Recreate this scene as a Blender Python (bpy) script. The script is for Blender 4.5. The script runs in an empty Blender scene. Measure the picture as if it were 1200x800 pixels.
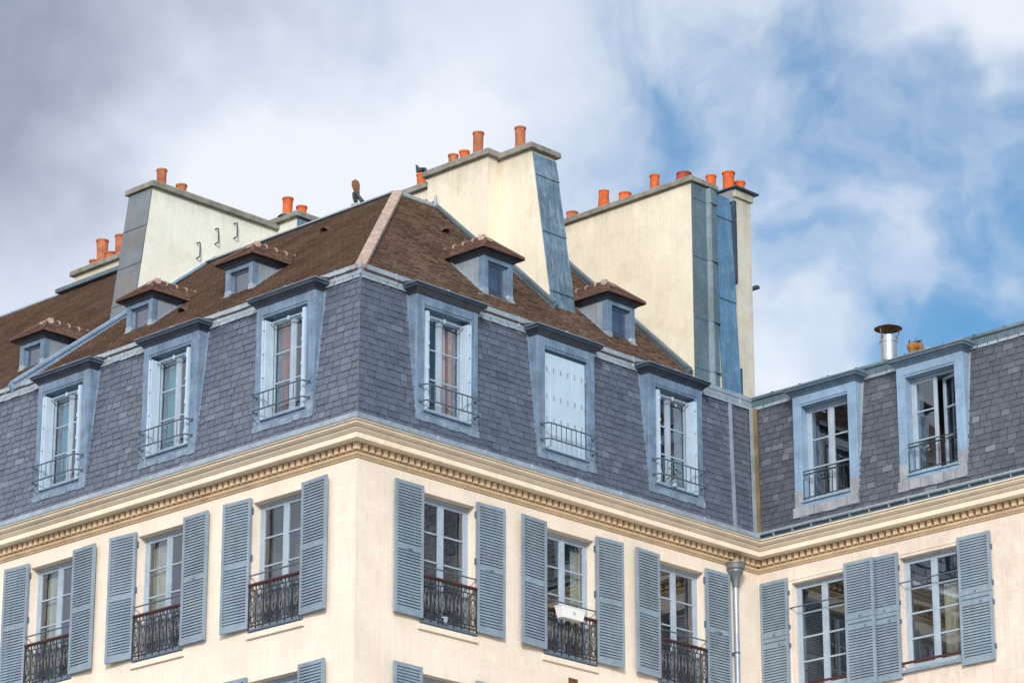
import bpy, math, random
from mathutils import Vector, Matrix
random.seed(7)
sc = bpy.context.scene
col = sc.collection
D = 10.378           # length of the right-hand facade up to the inner corner
BASE = -18.0         # street level (z = 0 is the underside of the cornice)
K = 0.105            # inward lean of the mansard per metre of height
ZM0, ZM1 = 0.5, 3.46
def mo(z): return (z - 0.6) * K      # how far the mansard stands back at height z

# ------------------------------------------------------------------ materials
def mat(name, base, rough=.7, spec=.3, metal=0., var=.12, nscale=3., streak=0., bump=.0, bscale=40., tint=None, stain=None, stain_amt=.4, stain_scale=1.2, joints=None, tvar=.6, stretch=(1,1,1), soot=None):
    m = bpy.data.materials.new(name); m.use_nodes = True
    nt = m.node_tree; N = nt.nodes; Lk = nt.links; N.clear()
    out = N.new('ShaderNodeOutputMaterial'); b = N.new('ShaderNodeBsdfPrincipled')
    Lk.new(b.outputs[0], out.inputs[0])
    b.inputs['Roughness'].default_value = rough; b.inputs['Metallic'].default_value = metal
    b.inputs['Specular IOR Level'].default_value = spec
    geo = N.new('ShaderNodeNewGeometry'); mp = N.new('ShaderNodeMapping'); mp.inputs['Scale'].default_value = stretch
    Lk.new(geo.outputs['Position'], mp.inputs[0]); V = mp.outputs[0]
    def noise(scale, detail=5, rg=.6, vec=V):
        n = N.new('ShaderNodeTexNoise'); n.inputs['Scale'].default_value = scale; n.inputs['Detail'].default_value = detail
        n.inputs['Roughness'].default_value = rg; Lk.new(vec, n.inputs['Vector']); return n.outputs['Fac']
    def mixc(fac, a, c, mode='MIX'):
        x = N.new('ShaderNodeMix'); x.data_type = 'RGBA'; x.blend_type = mode
        if isinstance(fac, float): x.inputs[0].default_value = fac
        else: Lk.new(fac, x.inputs[0])
        for i, s in ((6, a), (7, c)):
            if isinstance(s, tuple): x.inputs[i].default_value = (*s, 1)
            else: Lk.new(s, x.inputs[i])
        return x.outputs[2]
    def ramp(f, a, c):
        r = N.new('ShaderNodeMapRange'); r.inputs[1].default_value = a; r.inputs[2].default_value = c; r.interpolation_type = 'SMOOTHSTEP'
        Lk.new(f, r.inputs[0]); return r.outputs[0]
    dk = tuple(c * (1 - var) for c in base); lt = tuple(min(1, c * (1 + var)) for c in base)
    c = mixc(ramp(noise(nscale), .3, .7), dk, lt)
    c = mixc(ramp(noise(nscale * 9, 3), .3, .75), c, mixc(1.0, c, (1 - var, 1 - var, 1 - var), 'MULTIPLY'))
    if streak:
        ms = N.new('ShaderNodeMapping'); ms.inputs['Scale'].default_value = (9, 9, .45); Lk.new(geo.outputs['Position'], ms.inputs[0])
        s = ramp(noise(1.6, 6, .65, ms.outputs[0]), .45, .72)
        mm = N.new('ShaderNodeMath'); mm.operation = 'MULTIPLY'; Lk.new(s, mm.inputs[0]); mm.inputs[1].default_value = streak
        c = mixc(mm.outputs[0], c, tuple(x * .5 for x in base) if stain is None else stain)
    if stain is not None:
        s = ramp(noise(stain_scale, 8, .7), .5, .72)
        mm = N.new('ShaderNodeMath'); mm.operation = 'MULTIPLY'; Lk.new(s, mm.inputs[0]); mm.inputs[1].default_value = stain_amt
        c = mixc(mm.outputs[0], c, stain)
    bh = None
    if tint:
        a = N.new('ShaderNodeAttribute'); a.attribute_name = 'tint'
        cr = N.new('ShaderNodeValToRGB'); e = cr.color_ramp
        e.elements[0].position = 0; e.elements[0].color = (*tint[0], 1); e.elements[1].position = 1; e.elements[1].color = (*tint[-1], 1)
        for i, t in enumerate(tint[1:-1]):
            q = e.elements.new((i + 1) / (len(tint) - 1)); q.color = (*t, 1)
        Lk.new(a.outputs['Fac'], cr.inputs[0]); c = mixc(tvar, c, cr.outputs[0])
    if joints:
        w, h, amt = joints
        sx = N.new('ShaderNodeSeparateXYZ'); Lk.new(geo.outputs['Position'], sx.inputs[0])
        ad = N.new('ShaderNodeMath'); Lk.new(sx.outputs[0], ad.inputs[0]); Lk.new(sx.outputs[1], ad.inputs[1])
        cx = N.new('ShaderNodeCombineXYZ'); Lk.new(ad.outputs[0], cx.inputs[0]); Lk.new(sx.outputs[2], cx.inputs[1])
        bt = N.new('ShaderNodeTexBrick'); bt.inputs['Scale'].default_value = 1; bt.inputs['Brick Width'].default_value = w; bt.inputs['Row Height'].default_value = h
        bt.inputs['Mortar Size'].default_value = .007; bt.inputs['Mortar Smooth'].default_value = .3
        bt.inputs['Color1'].default_value = (1, 1, 1, 1); bt.inputs['Color2'].default_value = (.93, .93, .93, 1); bt.inputs['Mortar'].default_value = (.62, .57, .5, 1)
        Lk.new(cx.outputs[0], bt.inputs['Vector'])
        c = mixc(amt, c, bt.outputs['Color'], 'MULTIPLY')
    if soot:          # real deposits of soot running down from the top of a stack
        sz = N.new('ShaderNodeSeparateXYZ'); Lk.new(geo.outputs['Position'], sz.inputs[0])
        msk = N.new('ShaderNodeMapping'); msk.inputs['Scale'].default_value = (5, 5, .5); Lk.new(geo.outputs['Position'], msk.inputs[0])
        nn = noise(1.3, 7, .65, msk.outputs[0]); a1 = N.new('ShaderNodeMath'); a1.operation = 'MULTIPLY_ADD'; Lk.new(nn, a1.inputs[0]); a1.inputs[1].default_value = 1.6; Lk.new(sz.outputs[2], a1.inputs[2])
        a2 = N.new('ShaderNodeMath'); a2.operation = 'MULTIPLY'; Lk.new(ramp(a1.outputs[0], soot[0] + .8, soot[1] + .8), a2.inputs[0]); a2.inputs[1].default_value = soot[2]
        c = mixc(a2.outputs[0], c, soot[3])
    Lk.new(c, b.inputs['Base Color'])
    if bump:
        bn = N.new('ShaderNodeBump'); bn.inputs['Strength'].default_value = bump; bn.inputs['Distance'].default_value = .01
        Lk.new(noise(bscale, 4), bn.inputs['Height']); Lk.new(bn.outputs[0], b.inputs['Normal'])
    rr = N.new('ShaderNodeMapRange'); rr.inputs[3].default_value = max(.05, rough - .1); rr.inputs[4].default_value = min(1, rough + .12)
    Lk.new(noise(nscale * 3, 4), rr.inputs[0]); Lk.new(rr.outputs[0], b.inputs['Roughness'])
    return m

M = {}
M['wall'] = mat('cream_limestone', (.85, .745, .625), .85, .15, var=.06, nscale=.8, streak=.26, bump=.35, bscale=45, stain=(.62, .48, .36), stain_amt=.28, joints=(1.1, .42, .14))
M['wall_side'] = mat('blotched_limestone', (.82, .72, .615), .85, .15, var=.08, nscale=1.1, streak=.3, bump=.35, bscale=45, stain=(.52, .36, .27), stain_amt=.4, joints=(1.25, .46, .25))
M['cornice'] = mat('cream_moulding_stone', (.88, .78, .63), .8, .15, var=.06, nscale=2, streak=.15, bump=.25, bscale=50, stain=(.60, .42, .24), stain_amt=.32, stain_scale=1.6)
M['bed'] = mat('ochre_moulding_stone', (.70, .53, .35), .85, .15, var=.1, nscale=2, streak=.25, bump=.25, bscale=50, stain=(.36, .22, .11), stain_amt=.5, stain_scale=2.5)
M['slate'] = mat('slate', (.092, .11, .15), .36, .8, var=.24, nscale=5, streak=.2, bump=.35, bscale=70, tint=[(.05, .06, .088), (.085, .102, .14), (.115, .136, .18), (.19, .22, .28)], tvar=.62, stain=(.15, .18, .23), stain_amt=.4, stain_scale=2.5)
M['old_slate'] = mat('weathered_slate', (.085, .095, .12), .5, .5, var=.3, nscale=4, streak=.25, bump=.45, bscale=60, tint=[(.045, .05, .065), (.075, .083, .105), (.105, .113, .135), (.30, .32, .35)], stain=(.24, .25, .26), stain_amt=.5, stain_scale=3.5, tvar=.6)
M['tile'] = mat('clay_tile', (.205, .128, .098), .85, .15, var=.3, nscale=1.5, streak=.35, bump=.4, bscale=50, tint=[(.085, .058, .047), (.155, .102, .078), (.215, .14, .105), (.30, .21, .155)], stain=(.15, .135, .06), stain_amt=.55, stain_scale=.8, tvar=.5)
M['tile_red'] = mat('red_clay_tile', (.19, .115, .09), .85, .15, var=.25, nscale=3, bump=.4, bscale=50, tint=[(.10, .06, .048), (.18, .105, .08), (.27, .165, .125)], tvar=.7, stain=(.14, .12, .06), stain_amt=.5, stain_scale=4)
M['mortar'] = mat('pink_mortar', (.44, .33, .27), .9, .1, var=.2, nscale=6, bump=.5, bscale=40, stain=(.24, .17, .13), stain_amt=.6, stain_scale=5)
M['zinc'] = mat('zinc', (.34, .40, .45), .42, .5, .35, var=.15, nscale=2.5, streak=.35, stain=(.55, .6, .63), stain_amt=.45, stain_scale=3)
M['zinc_blue'] = mat('blue_zinc', (.135, .22, .30), .45, .5, .2, var=.28, nscale=1.6, streak=.6, stain=(.38, .46, .52), stain_amt=.6, stain_scale=2.2)
M['zinc_bright'] = mat('bright_blue_zinc', (.11, .24, .38), .4, .5, .3, var=.22, nscale=1.6, streak=.5, stain=(.3, .42, .5), stain_amt=.5, stain_scale=2.2)
M['zinc_dark'] = mat('dark_zinc', (.13, .185, .22), .55, .4, .15, var=.2, nscale=1.3, streak=.5, stain=(.07, .1, .12), stain_amt=.5, stain_scale=1.5)
M['zinc_grey'] = mat('grey_zinc', (.19, .225, .25), .5, .5, .4, var=.16, nscale=1.3, streak=.5, stain=(.3, .2, .1), stain_amt=.35, stain_scale=1.8)
M['casing'] = mat('blue_painted_lead', (.15, .225, .325), .45, .45, var=.25, nscale=3, streak=.45, bump=.15, stain=(.28, .36, .44), stain_amt=.5, stain_scale=4)
M['casing_light'] = mat('light_blue_paint', (.26, .375, .51), .5, .35, var=.15, nscale=3, streak=.4, bump=.1, stain=(.17, .25, .35), stain_amt=.45, stain_scale=4)
M['lead'] = mat('pale_sheet_lead', (.34, .36, .385), .5, .4, .1, var=.2, nscale=4, streak=.4, stain=(.5, .5, .5), stain_amt=.4, stain_scale=4)
M['lead_blue'] = mat('blue_grey_sheet_lead', (.21, .29, .375), .5, .4, .1, var=.2, nscale=4, streak=.4, stain=(.4, .45, .5), stain_amt=.4, stain_scale=4)
M['hood'] = mat('dark_blue_lead', (.036, .050, .075), .4, .5, var=.3, nscale=3, streak=.4)
M['hood_blue'] = mat('mid_blue_lead', (.10, .155, .22), .4, .5, var=.2, nscale=3, streak=.3)
M['shutter'] = mat('grey_blue_shutter_paint', (.235, .30, .365), .55, .35, var=.12, nscale=2, streak=.35, stain=(.34, .41, .46), stain_amt=.45, stain_scale=5)
M['white_shutter'] = mat('pale_blue_enamel', (.46, .58, .69), .4, .4, var=.06, nscale=3, streak=.2)
M['frame'] = mat('grey_white_joinery', (.38, .46, .54), .5, .35, var=.1, nscale=4, streak=.25)
M['frame_blue'] = mat('dark_blue_joinery', (.10, .155, .23), .5, .35, var=.1, nscale=4)
M['iron'] = mat('black_iron', (.028, .036, .048), .5, .5, var=.2, nscale=9)
M['iron_blue'] = mat('slate_blue_iron', (.085, .12, .17), .5, .5, var=.2, nscale=9)
M['steel'] = mat('steel_rod', (.42, .46, .5), .35, .5, .6, var=.1)
M['rust'] = mat('rusty_steel', (.22, .10, .045), .75, .3, .2, var=.35, nscale=8, bump=.3, stain=(.5, .42, .33), stain_amt=.5, stain_scale=9)
M['copper'] = mat('rust_stained_copper', (.26, .17, .09), .6, .4, .2, var=.25, nscale=2.5, streak=.5, stain=(.12, .15, .06), stain_amt=.75, stain_scale=1.6)
M['redwood'] = mat('oxblood_wood', (.085, .022, .018), .45, .4, var=.25, nscale=5)
M['pot'] = mat('terracotta', (.64, .14, .04), .8, .2, var=.2, nscale=5, streak=.3, bump=.3, stain=(.22, .07, .04), stain_amt=.6, stain_scale=4)
M['pot_b'] = mat('faded_terracotta', (.50, .17, .08), .8, .2, var=.25, nscale=5, streak=.45, bump=.3, stain=(.2, .09, .06), stain_amt=.6, stain_scale=4)
M['soot'] = mat('soot', (.05, .035, .03), .9, .1, var=.2)
M['pot_dark'] = mat('dull_red_terracotta', (.33, .07, .05), .8, .2, var=.2, nscale=5)
M['pot_yellow'] = mat('sooty_ochre_terracotta', (.5, .21, .06), .8, .2, var=.2, nscale=6, stain=(.03, .025, .02), stain_amt=.9, stain_scale=5)
M['concrete'] = mat('grey_cap_concrete', (.26, .25, .215), .9, .15, var=.25, nscale=5, bump=.5, bscale=30, stain=(.12, .13, .09), stain_amt=.6, stain_scale=3)
M['render_white'] = mat('off_white_render', (.78, .78, .68), .9, .12, var=.05, nscale=1.2, bump=.4, bscale=40, streak=.14, stain=(.5, .47, .36), stain_amt=.25, stain_scale=1.3, soot=(8.1, 8.9, .35, (.25, .24, .2)))
M['render_cream'] = mat('cream_render', (.78, .71, .565), .9, .12, var=.06, nscale=1.2, bump=.4, bscale=40, streak=.18, stain=(.5, .38, .23), stain_amt=.32, stain_scale=1.1, soot=(7.4, 8.3, .38, (.26, .23, .17)))
M['render_grey'] = mat('pale_grey_render', (.58, .55, .47), .9, .12, var=.1, nscale=1.6, streak=.35, bump=.3, bscale=50, stain=(.45, .35, .2), stain_amt=.45, stain_scale=1.3, soot=(7.2, 8.2, .5, (.22, .2, .16)))
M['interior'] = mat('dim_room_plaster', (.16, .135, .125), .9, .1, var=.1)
M['white'] = mat('white_plastic', (.82, .82, .80), .4, .4, var=.03)
M['leaf'] = mat('green_leaf', (.06, .12, .04), .6, .3, var=.3, nscale=20)
M['street'] = mat('pale_paving', (.24, .23, .21), .9, .1, var=.1, nscale=.5)
for n, c in {'terracotta_cloth': (.33, .13, .08), 'teal_cloth': (.09, .32, .38), 'pink_cloth': (.75, .52, .48), 'ivory_cloth': (.46, .42, .32), 'pale_cloth': (.72, .76, .8), 'brown_cloth': (.4, .16, .09)}.items():
    M[n] = mat(n, c, .95, .05, var=.08, nscale=6)

def glass(name, tint, refl, rough=.02):
    m = bpy.data.materials.new(name); m.use_nodes = True; nt = m.node_tree; N = nt.nodes; N.clear(); L = nt.links
    o = N.new('ShaderNodeOutputMaterial'); mx = N.new('ShaderNodeMixShader'); t = N.new('ShaderNodeBsdfTransparent'); g = N.new('ShaderNodeBsdfGlossy')
    t.inputs[0].default_value = (*tint, 1); g.inputs[0].default_value = (.9, .93, 1, 1); g.inputs['Roughness'].default_value = rough
    lw = N.new('ShaderNodeLayerWeight'); lw.inputs[0].default_value = .5; pw = N.new('ShaderNodeMath'); pw.operation = 'POWER'; pw.inputs[1].default_value = 4; L.new(lw.outputs['Facing'], pw.inputs[0])
    mr = N.new('ShaderNodeMapRange'); mr.inputs[3].default_value = refl; mr.inputs[4].default_value = 1; L.new(pw.outputs[0], mr.inputs[0])
    geo = N.new('ShaderNodeNewGeometry'); nz = N.new('ShaderNodeTexNoise'); nz.inputs['Scale'].default_value = 2.3; nz.inputs['Detail'].default_value = 2
    L.new(geo.outputs['Position'], nz.inputs['Vector']); bp = N.new('ShaderNodeBump'); bp.inputs['Strength'].default_value = .06; bp.inputs['Distance'].default_value = .02
    L.new(nz.outputs['Fac'], bp.inputs['Height']); L.new(bp.outputs[0], g.inputs['Normal'])
    L.new(mr.outputs[0], mx.inputs[0]); L.new(t.outputs[0], mx.inputs[1]); L.new(g.outputs[0], mx.inputs[2]); L.new(mx.outputs[0], o.inputs[0])
    return m
M['glass'] = glass('window_glass', (.88, .92, .94), .10)
M['glass_dull'] = glass('dull_old_glass', (.55, .57, .62), .2, .1)

# ------------------------------------------------------------------ mesh helper
class MB:
    def __init__(s): s.v = []; s.f = []; s.t = []
    def face(s, pts, tint=None):
        i = len(s.v); s.v += [tuple(p) for p in pts]; s.f.append(tuple(range(i, i + len(pts)))); s.t.append(.5 if tint is None else tint)
    def hexa(s, p, tint=None):          # p: 8 points, 0-3 bottom ring, 4-7 top ring
        i = len(s.v); s.v += [tuple(q) for q in p]
        for f in ((3, 2, 1, 0), (4, 5, 6, 7), (0, 1, 5, 4), (1, 2, 6, 5), (2, 3, 7, 6), (3, 0, 4, 7)):
            s.f.append(tuple(i + k for k in f)); s.t.append(.5 if tint is None else tint)
    def box(s, x0, x1, y0, y1, z0, z1, tint=None):
        if x0 > x1: x0, x1 = x1, x0
        if y0 > y1: y0, y1 = y1, y0
        s.hexa([(x0, y0, z0), (x1, y0, z0), (x1, y1, z0), (x0, y1, z0), (x0, y0, z1), (x1, y0, z1), (x1, y1, z1), (x0, y1, z1)], tint)
    def tube(s, pts, r, n=6, closed=False, caps=True):
        pts = [Vector(p) for p in pts]; rings = []; m = len(pts); up = None
        for k, p in enumerate(pts):
            a = pts[k - 1] if (k or closed) else p; b = pts[(k + 1) % m] if (k < m - 1 or closed) else p
            d = (b - a).normalized()
            if up is None: up = Vector((0, 0, 1)) if abs(d.z) < .9 else Vector((1, 0, 0))
            x = d.cross(up)
            if x.length < 1e-3: x = d.orthogonal()
            x.normalize(); y = x.cross(d); up = y
            rr = r[k] if isinstance(r, (list, tuple)) else r
            i = len(s.v); s.v += [tuple(p + x * math.cos(2 * math.pi * j / n) * rr + y * math.sin(2 * math.pi * j / n) * rr) for j in range(n)]; rings.append(i)
        for k in range(m if closed else m - 1):
            a, b = rings[k], rings[(k + 1) % m]
            for j in range(n): s.f.append((a + j, a + (j + 1) % n, b + (j + 1) % n, b + j)); s.t.append(.5)
        if caps and not closed:
            s.f.append(tuple(rings[0] + j for j in reversed(range(n)))); s.f.append(tuple(rings[-1] + j for j in range(n))); s.t += [.5, .5]
    def lathe(s, c, prof, n=16):
        rings = []
        for r, z in prof:
            i = len(s.v); s.v += [(c[0] + r * math.cos(2 * math.pi * j / n), c[1] + r * math.sin(2 * math.pi * j / n), c[2] + z) for j in range(n)]; rings.append(i)
        for a, b in zip(rings, rings[1:]):
            for j in range(n): s.f.append((a + j, a + (j + 1) % n, b + (j + 1) % n, b + j)); s.t.append(.5)
        s.f.append(tuple(rings[-1] + j for j in range(n))); s.f.append(tuple(rings[0] + j for j in reversed(range(n)))); s.t += [.5, .5]
    def prism(s, poly, y0, y1, axis='y'):   # poly in (a,z), extruded along the other horizontal axis
        P = (lambda a, z, w: (a, w, z)) if axis == 'y' else (lambda a, z, w: (w, a, z))
        n = len(poly); i = len(s.v)
        s.v += [P(a, z, y0) for a, z in poly] + [P(a, z, y1) for a, z in poly]
        s.f.append(tuple(i + k for k in range(n))); s.f.append(tuple(i + n + k for k in reversed(range(n)))); s.t += [.5, .5]
        for k in range(n): s.f.append((i + k, i + n + k, i + n + (k + 1) % n, i + (k + 1) % n)); s.t.append(.5)
    def build(s, name, m, parent=None, loc=(0, 0, 0), rz=0, smooth=False, recalc=True, bevel=0):
        me = bpy.data.meshes.new(name); me.from_pydata(s.v, [], s.f); me.materials.append(M[m] if isinstance(m, str) else m)
        if any(t != .5 for t in s.t):
            a = me.attributes.new('tint', 'FLOAT', 'FACE'); a.data.foreach_set('value', s.t)
        if recalc:
            import bmesh
            bm = bmesh.new(); bm.from_mesh(me); bmesh.ops.recalc_face_normals(bm, faces=bm.faces); bm.to_mesh(me); bm.free()
        if smooth:
            me.polygons.foreach_set('use_smooth', [True] * len(me.polygons)); me.set_sharp_from_angle(angle=math.radians(40))
        me.update()
        o = bpy.data.objects.new(name, me); col.objects.link(o)
        if parent: o.parent = parent
        o.location = loc; o.rotation_euler = (0, 0, rz)
        if bevel:
            b = o.modifiers.new('bevel', 'BEVEL'); b.width = bevel; b.segments = 2; b.limit_method = 'ANGLE'
        return o

def empty(name, label, cat, loc, group=None):
    o = bpy.data.objects.new(name, None); col.objects.link(o); o.location = loc; o['label'] = label; o['category'] = cat
    if group: o['group'] = group
    return o
def tag(o, label, cat, group=None):
    o['label'] = label; o['category'] = cat
    if group: o['group'] = group
    return o
def kids(o): return [c for c in bpy.data.objects if c.parent == o]
def copy_tree(o, parent):
    c = o.copy(); col.objects.link(c); c.parent = parent
    for k in kids(o): copy_tree(k, c)
    return c
def W(x, y, z, b): return (x - b[0], y - b[1], z - b[2])   # world point to building-local

BLD = empty('apartment_building', 'cream corner apartment building with brown tiled roof, blue slate mansard and tall chimneys', 'apartment building', (0, 0, BASE))
WNG = empty('apartment_building', 'wing at the far right with weathered slate mansard and flat zinc roof edge', 'apartment building', (4, D, BASE))
OB = (0, 0, -BASE); OW = (-4, -D, -BASE)     # locations that bring a child mesh back to world coordinates
bB = (0, 0, BASE); bW = (4, D, BASE)
XL, XR = -24.0, 11.0

# ------------------------------------------------------------------ setting
g = MB(); g.face([(-400, -400, BASE), (400, -400, BASE), (400, 400, BASE), (-400, 400, BASE)])
o = g.build('ground', 'street'); o['kind'] = 'structure'

# ------------------------------------------------------------------ walls
HW = .65; ZT, ZB = -.28, -2.53; STO = 3.14
def panel(mb, P, u0, u1, z0, z1, holes):
    us = sorted({u0, u1, *[h[0] for h in holes], *[h[1] for h in holes]}); zs = sorted({z0, z1, *[h[2] for h in holes], *[h[3] for h in holes]})
    for a, b in zip(us, us[1:]):
        for c, d in zip(zs, zs[1:]):
            um, zm = (a + b) / 2, (c + d) / 2
            if any(h[0] < um < h[1] and h[2] < zm < h[3] for h in holes): continue
            mb.face([P(a, c), P(b, c), P(b, d), P(a, d)])
def reveals(mb, Q, holes, dep):
    for a, b, c, d in holes:
        mb.face([Q(a, 0, c), Q(a, dep, c), Q(a, dep, d), Q(a, 0, d)]); mb.face([Q(b, 0, c), Q(b, 0, d), Q(b, dep, d), Q(b, dep, c)])
        mb.face([Q(a, 0, d), Q(a, dep, d), Q(b, dep, d), Q(b, 0, d)]); mb.face([Q(a, 0, c), Q(b, 0, c), Q(b, dep, c), Q(a, dep, c)])
def room(mb, Q, a, b, c, d, y0, y1):
    a -= .5; b += .5; c -= .3; d += .25
    mb.face([Q(a, y1, c), Q(b, y1, c), Q(b, y1, d), Q(a, y1, d)])
    mb.face([Q(a, y0, c), Q(a, y1, c), Q(a, y1, d), Q(a, y0, d)]); mb.face([Q(b, y0, c), Q(b, y1, c), Q(b, y1, d), Q(b, y0, d)])
    mb.face([Q(a, y0, d), Q(b, y0, d), Q(b, y1, d), Q(a, y1, d)]); mb.face([Q(a, y0, c), Q(b, y0, c), Q(b, y1, c), Q(a, y1, c)])
QL = lambda u, y, z: (u, y, z)
QR = lambda u, y, z: (-y, u, z)
QW = lambda u, y, z: (u, D + y, z)
LC = [-1.92, -4.975, -8.03]; RC = [2.15, 5.17, 8.15]; WC = [1.46, 3.98]
hL = [(c - HW, c + HW, ZB, ZT) for c in LC] + [(LC[0] - HW, LC[0] + HW, ZB - STO, ZT - STO)]
hR = [(c - HW, c + HW, ZB, ZT) for c in RC] + [(RC[0] - HW, RC[0] + HW, ZB - STO, ZT - STO)]
hW = [(c - .66, c + .66, -2.42, -.33) for c in WC]
w = MB()
panel(w, lambda u, z: QL(u, 0, z), XL, 0, BASE, .3, hL); reveals(w, QL, hL, .24)
panel(w, lambda u, z: QR(u, 0, z), 0, D, BASE, .3, hR); reveals(w, QR, hR, .24)
w.face([(XL, 0, BASE), (XL, 9, BASE), (XL, 9, 3.4), (XL, 0, 3.4)])
w.build('wall', 'wall', BLD, OB, recalc=False)
w = MB(); panel(w, lambda u, z: QW(u, 0, z), 0, XR, BASE, .3, hW); reveals(w, QW, hW, .24)
w.face([(XR, D, BASE), (XR, D + 9, BASE), (XR, D + 9, 3.4), (XR, D, 3.4)])
w.build('wall', 'wall_side', WNG, OW, recalc=False)
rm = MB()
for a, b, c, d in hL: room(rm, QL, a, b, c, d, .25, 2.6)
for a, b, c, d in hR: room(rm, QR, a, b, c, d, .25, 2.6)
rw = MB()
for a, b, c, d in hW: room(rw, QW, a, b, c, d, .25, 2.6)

# ------------------------------------------------------------------ cornice, swept with mitred corners
def sweep(mb, prof, segs, ends=False):
    S = {'L': (lambda o: XL, lambda o: -o, lambda o: o, lambda o: -o), 'R': (lambda o: o, lambda o: -o, lambda o: o, lambda o: D - o), 'W': (lambda o: o, lambda o: D - o, lambda o: XR, lambda o: D - o)}
    for s in segs:
        a, b, c, d = S[s]
        for (o0, z0), (o1, z1) in zip(prof, prof[1:]):
            mb.face([(a(o0), b(o0), z0), (c(o0), d(o0), z0), (c(o1), d(o1), z1), (a(o1), b(o1), z1)])
PROF = [(0, -.004), (.03, -.002), (.034, .012), (.062, .03), (.074, .055), (.074, .072), (.045, .078), (.045, .214), (.062, .219), (.258, .222), (.258, .228), (.276, .231), (.276, .318), (.262, .321), (.262, .333), (.298, .337), (.312, .352), (.336, .364), (.343, .380), (.328, .385), (.328, .398), (.365, .401), (.398, .410), (.424, .426), (.434, .444), (.43, .455), (.414, .458), (.414, .464), (.466, .467), (.466, .486), (.2, .49)]
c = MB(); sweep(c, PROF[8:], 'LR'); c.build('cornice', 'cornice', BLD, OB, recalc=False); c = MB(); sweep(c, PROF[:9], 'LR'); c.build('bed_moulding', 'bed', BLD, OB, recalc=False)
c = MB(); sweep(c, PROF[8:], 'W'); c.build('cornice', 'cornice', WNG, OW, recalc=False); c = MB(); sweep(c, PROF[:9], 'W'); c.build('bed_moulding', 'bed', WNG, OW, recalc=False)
def dent(mb, Q, u0, u1):
    n = int((u1 - u0) / .153); st = (u1 - u0) / n
    for i in range(n + 1):
        u = u0 + i * st; p = [Q(u - .045, -.125, .095), Q(u + .045, -.125, .095), Q(u + .045, -.04, .095), Q(u - .045, -.04, .095)]
        mb.hexa(p + [(a[0], a[1], .206) for a in p])
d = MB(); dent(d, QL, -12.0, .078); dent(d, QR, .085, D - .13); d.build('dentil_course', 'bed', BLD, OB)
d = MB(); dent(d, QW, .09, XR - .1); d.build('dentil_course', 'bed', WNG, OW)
# zinc lip standing on the cornice
z = MB(); sweep(z, [(.30, .488), (.486, .489), (.486, .512), (.452, .53), (.44, .60), (.40, .603), (.05, .56)], 'LR')
for u in [x * -1.15 - .4 for x in range(12)]: z.box(u, u + .02, -.468, -.44, .515, .602)
for u in [x * 1.15 + .3 for x in range(8)]: z.box(.44, .468, u, u + .02, .515, .602)
z.build('eaves_flashing', 'zinc', BLD, OB, recalc=False)
z = MB(); sweep(z, [(.30, .488), (.47, .489), (.47, .50), (.40, .53), (.38, .60), (.05, .56)], 'W')
z.build('eaves_flashing', 'zinc_dark', WNG, OW, recalc=False)
gt = MB(); gt.tube([(.40, D - .44, .60), (XR, D - .44, .60)], .032, 8)
for i in range(24): x = .75 + i * .45; gt.box(x, x + .018, D - .455, D - .40, .50, .58); gt.tube([(x - .02, D - .44, .60), (x + .04, D - .44, .60)], .036, 8)
gt.build('gutter', 'zinc', WNG, OW, smooth=True)

# ------------------------------------------------------------------ slates and tiles: rows of single pieces
def rows(mb, P, nrm, v0, v1, bounds, holes, expo, wid, th=.009, jit=.012, tfun=None, lift=.012, drop=.004, gap=.013, vary=0):
    nrm = Vector(nrm); k = 0; v = v0
    while v < v1:
        top = min(v + expo * 1.25, v1 + expo * .3); vm = v + expo * .5
        a, b = bounds(vm); segs = [(a, b)]
        for h0, h1, hv0, hv1 in holes:
            if hv0 < vm < hv1:
                ns = []
                for s0, s1 in segs:
                    if h1 <= s0 or h0 >= s1: ns.append((s0, s1)); continue
                    if h0 > s0: ns.append((s0, h0))
                    if h1 < s1: ns.append((h1, s1))
                segs = ns
        off = (k % 2) * wid * .5 + random.uniform(-.02, .02)
        for s0, s1 in segs:
            u = math.floor((s0 - off) / wid) * wid + off
            while u < s1:
                ww = wid * random.uniform(1 - vary, 1 + vary * .6) if vary else wid
                e0 = max(u + random.uniform(0, .06) * wid, s0); e1 = min(u + ww - gap, s1)
                if e1 - e0 > .02:
                    j = random.uniform(-jit, jit) * expo * 4 + (random.uniform(-.35, .1) * expo if random.random() < .012 else 0); l = lift * random.uniform(.7, 1.5)
                    p0 = Vector(P(e0, v + j)); p1 = Vector(P(e1, v + j + random.uniform(-.2, .2) * jit)); p2 = Vector(P(e1, top)); p3 = Vector(P(e0, top))
                    q = [p0 + nrm * (l + th), p1 + nrm * (l * random.uniform(.8, 1.2) + th), p2 + nrm * (drop), p3 + nrm * (drop)]
                    t = tfun(e0, v) if tfun else random.random()
                    mb.face(q, t); mb.face([p0 + nrm * l * .2, p1 + nrm * l * .2, q[1], q[0]], t * .5)
                    mb.face([p0 + nrm * l * .2, q[0], q[3]], t * .6); mb.face([p1 + nrm * l * .2, q[2], q[1]], t * .6)
                u += ww
        v += expo; k += 1
def stint(u, v):
    r = random.random()
    return min(1, max(0, random.gauss(.44, .16))) if r < .955 else random.uniform(.7, 1)
nz = 1 / math.hypot(1, K)
DH = .72
dormL = LC; dormR = RC; dormW = [1.66, 4.13]
dh = lambda cs: [(c - DH, c + DH, 1.02, 3.6) for c in cs]
EXP = .127
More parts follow.
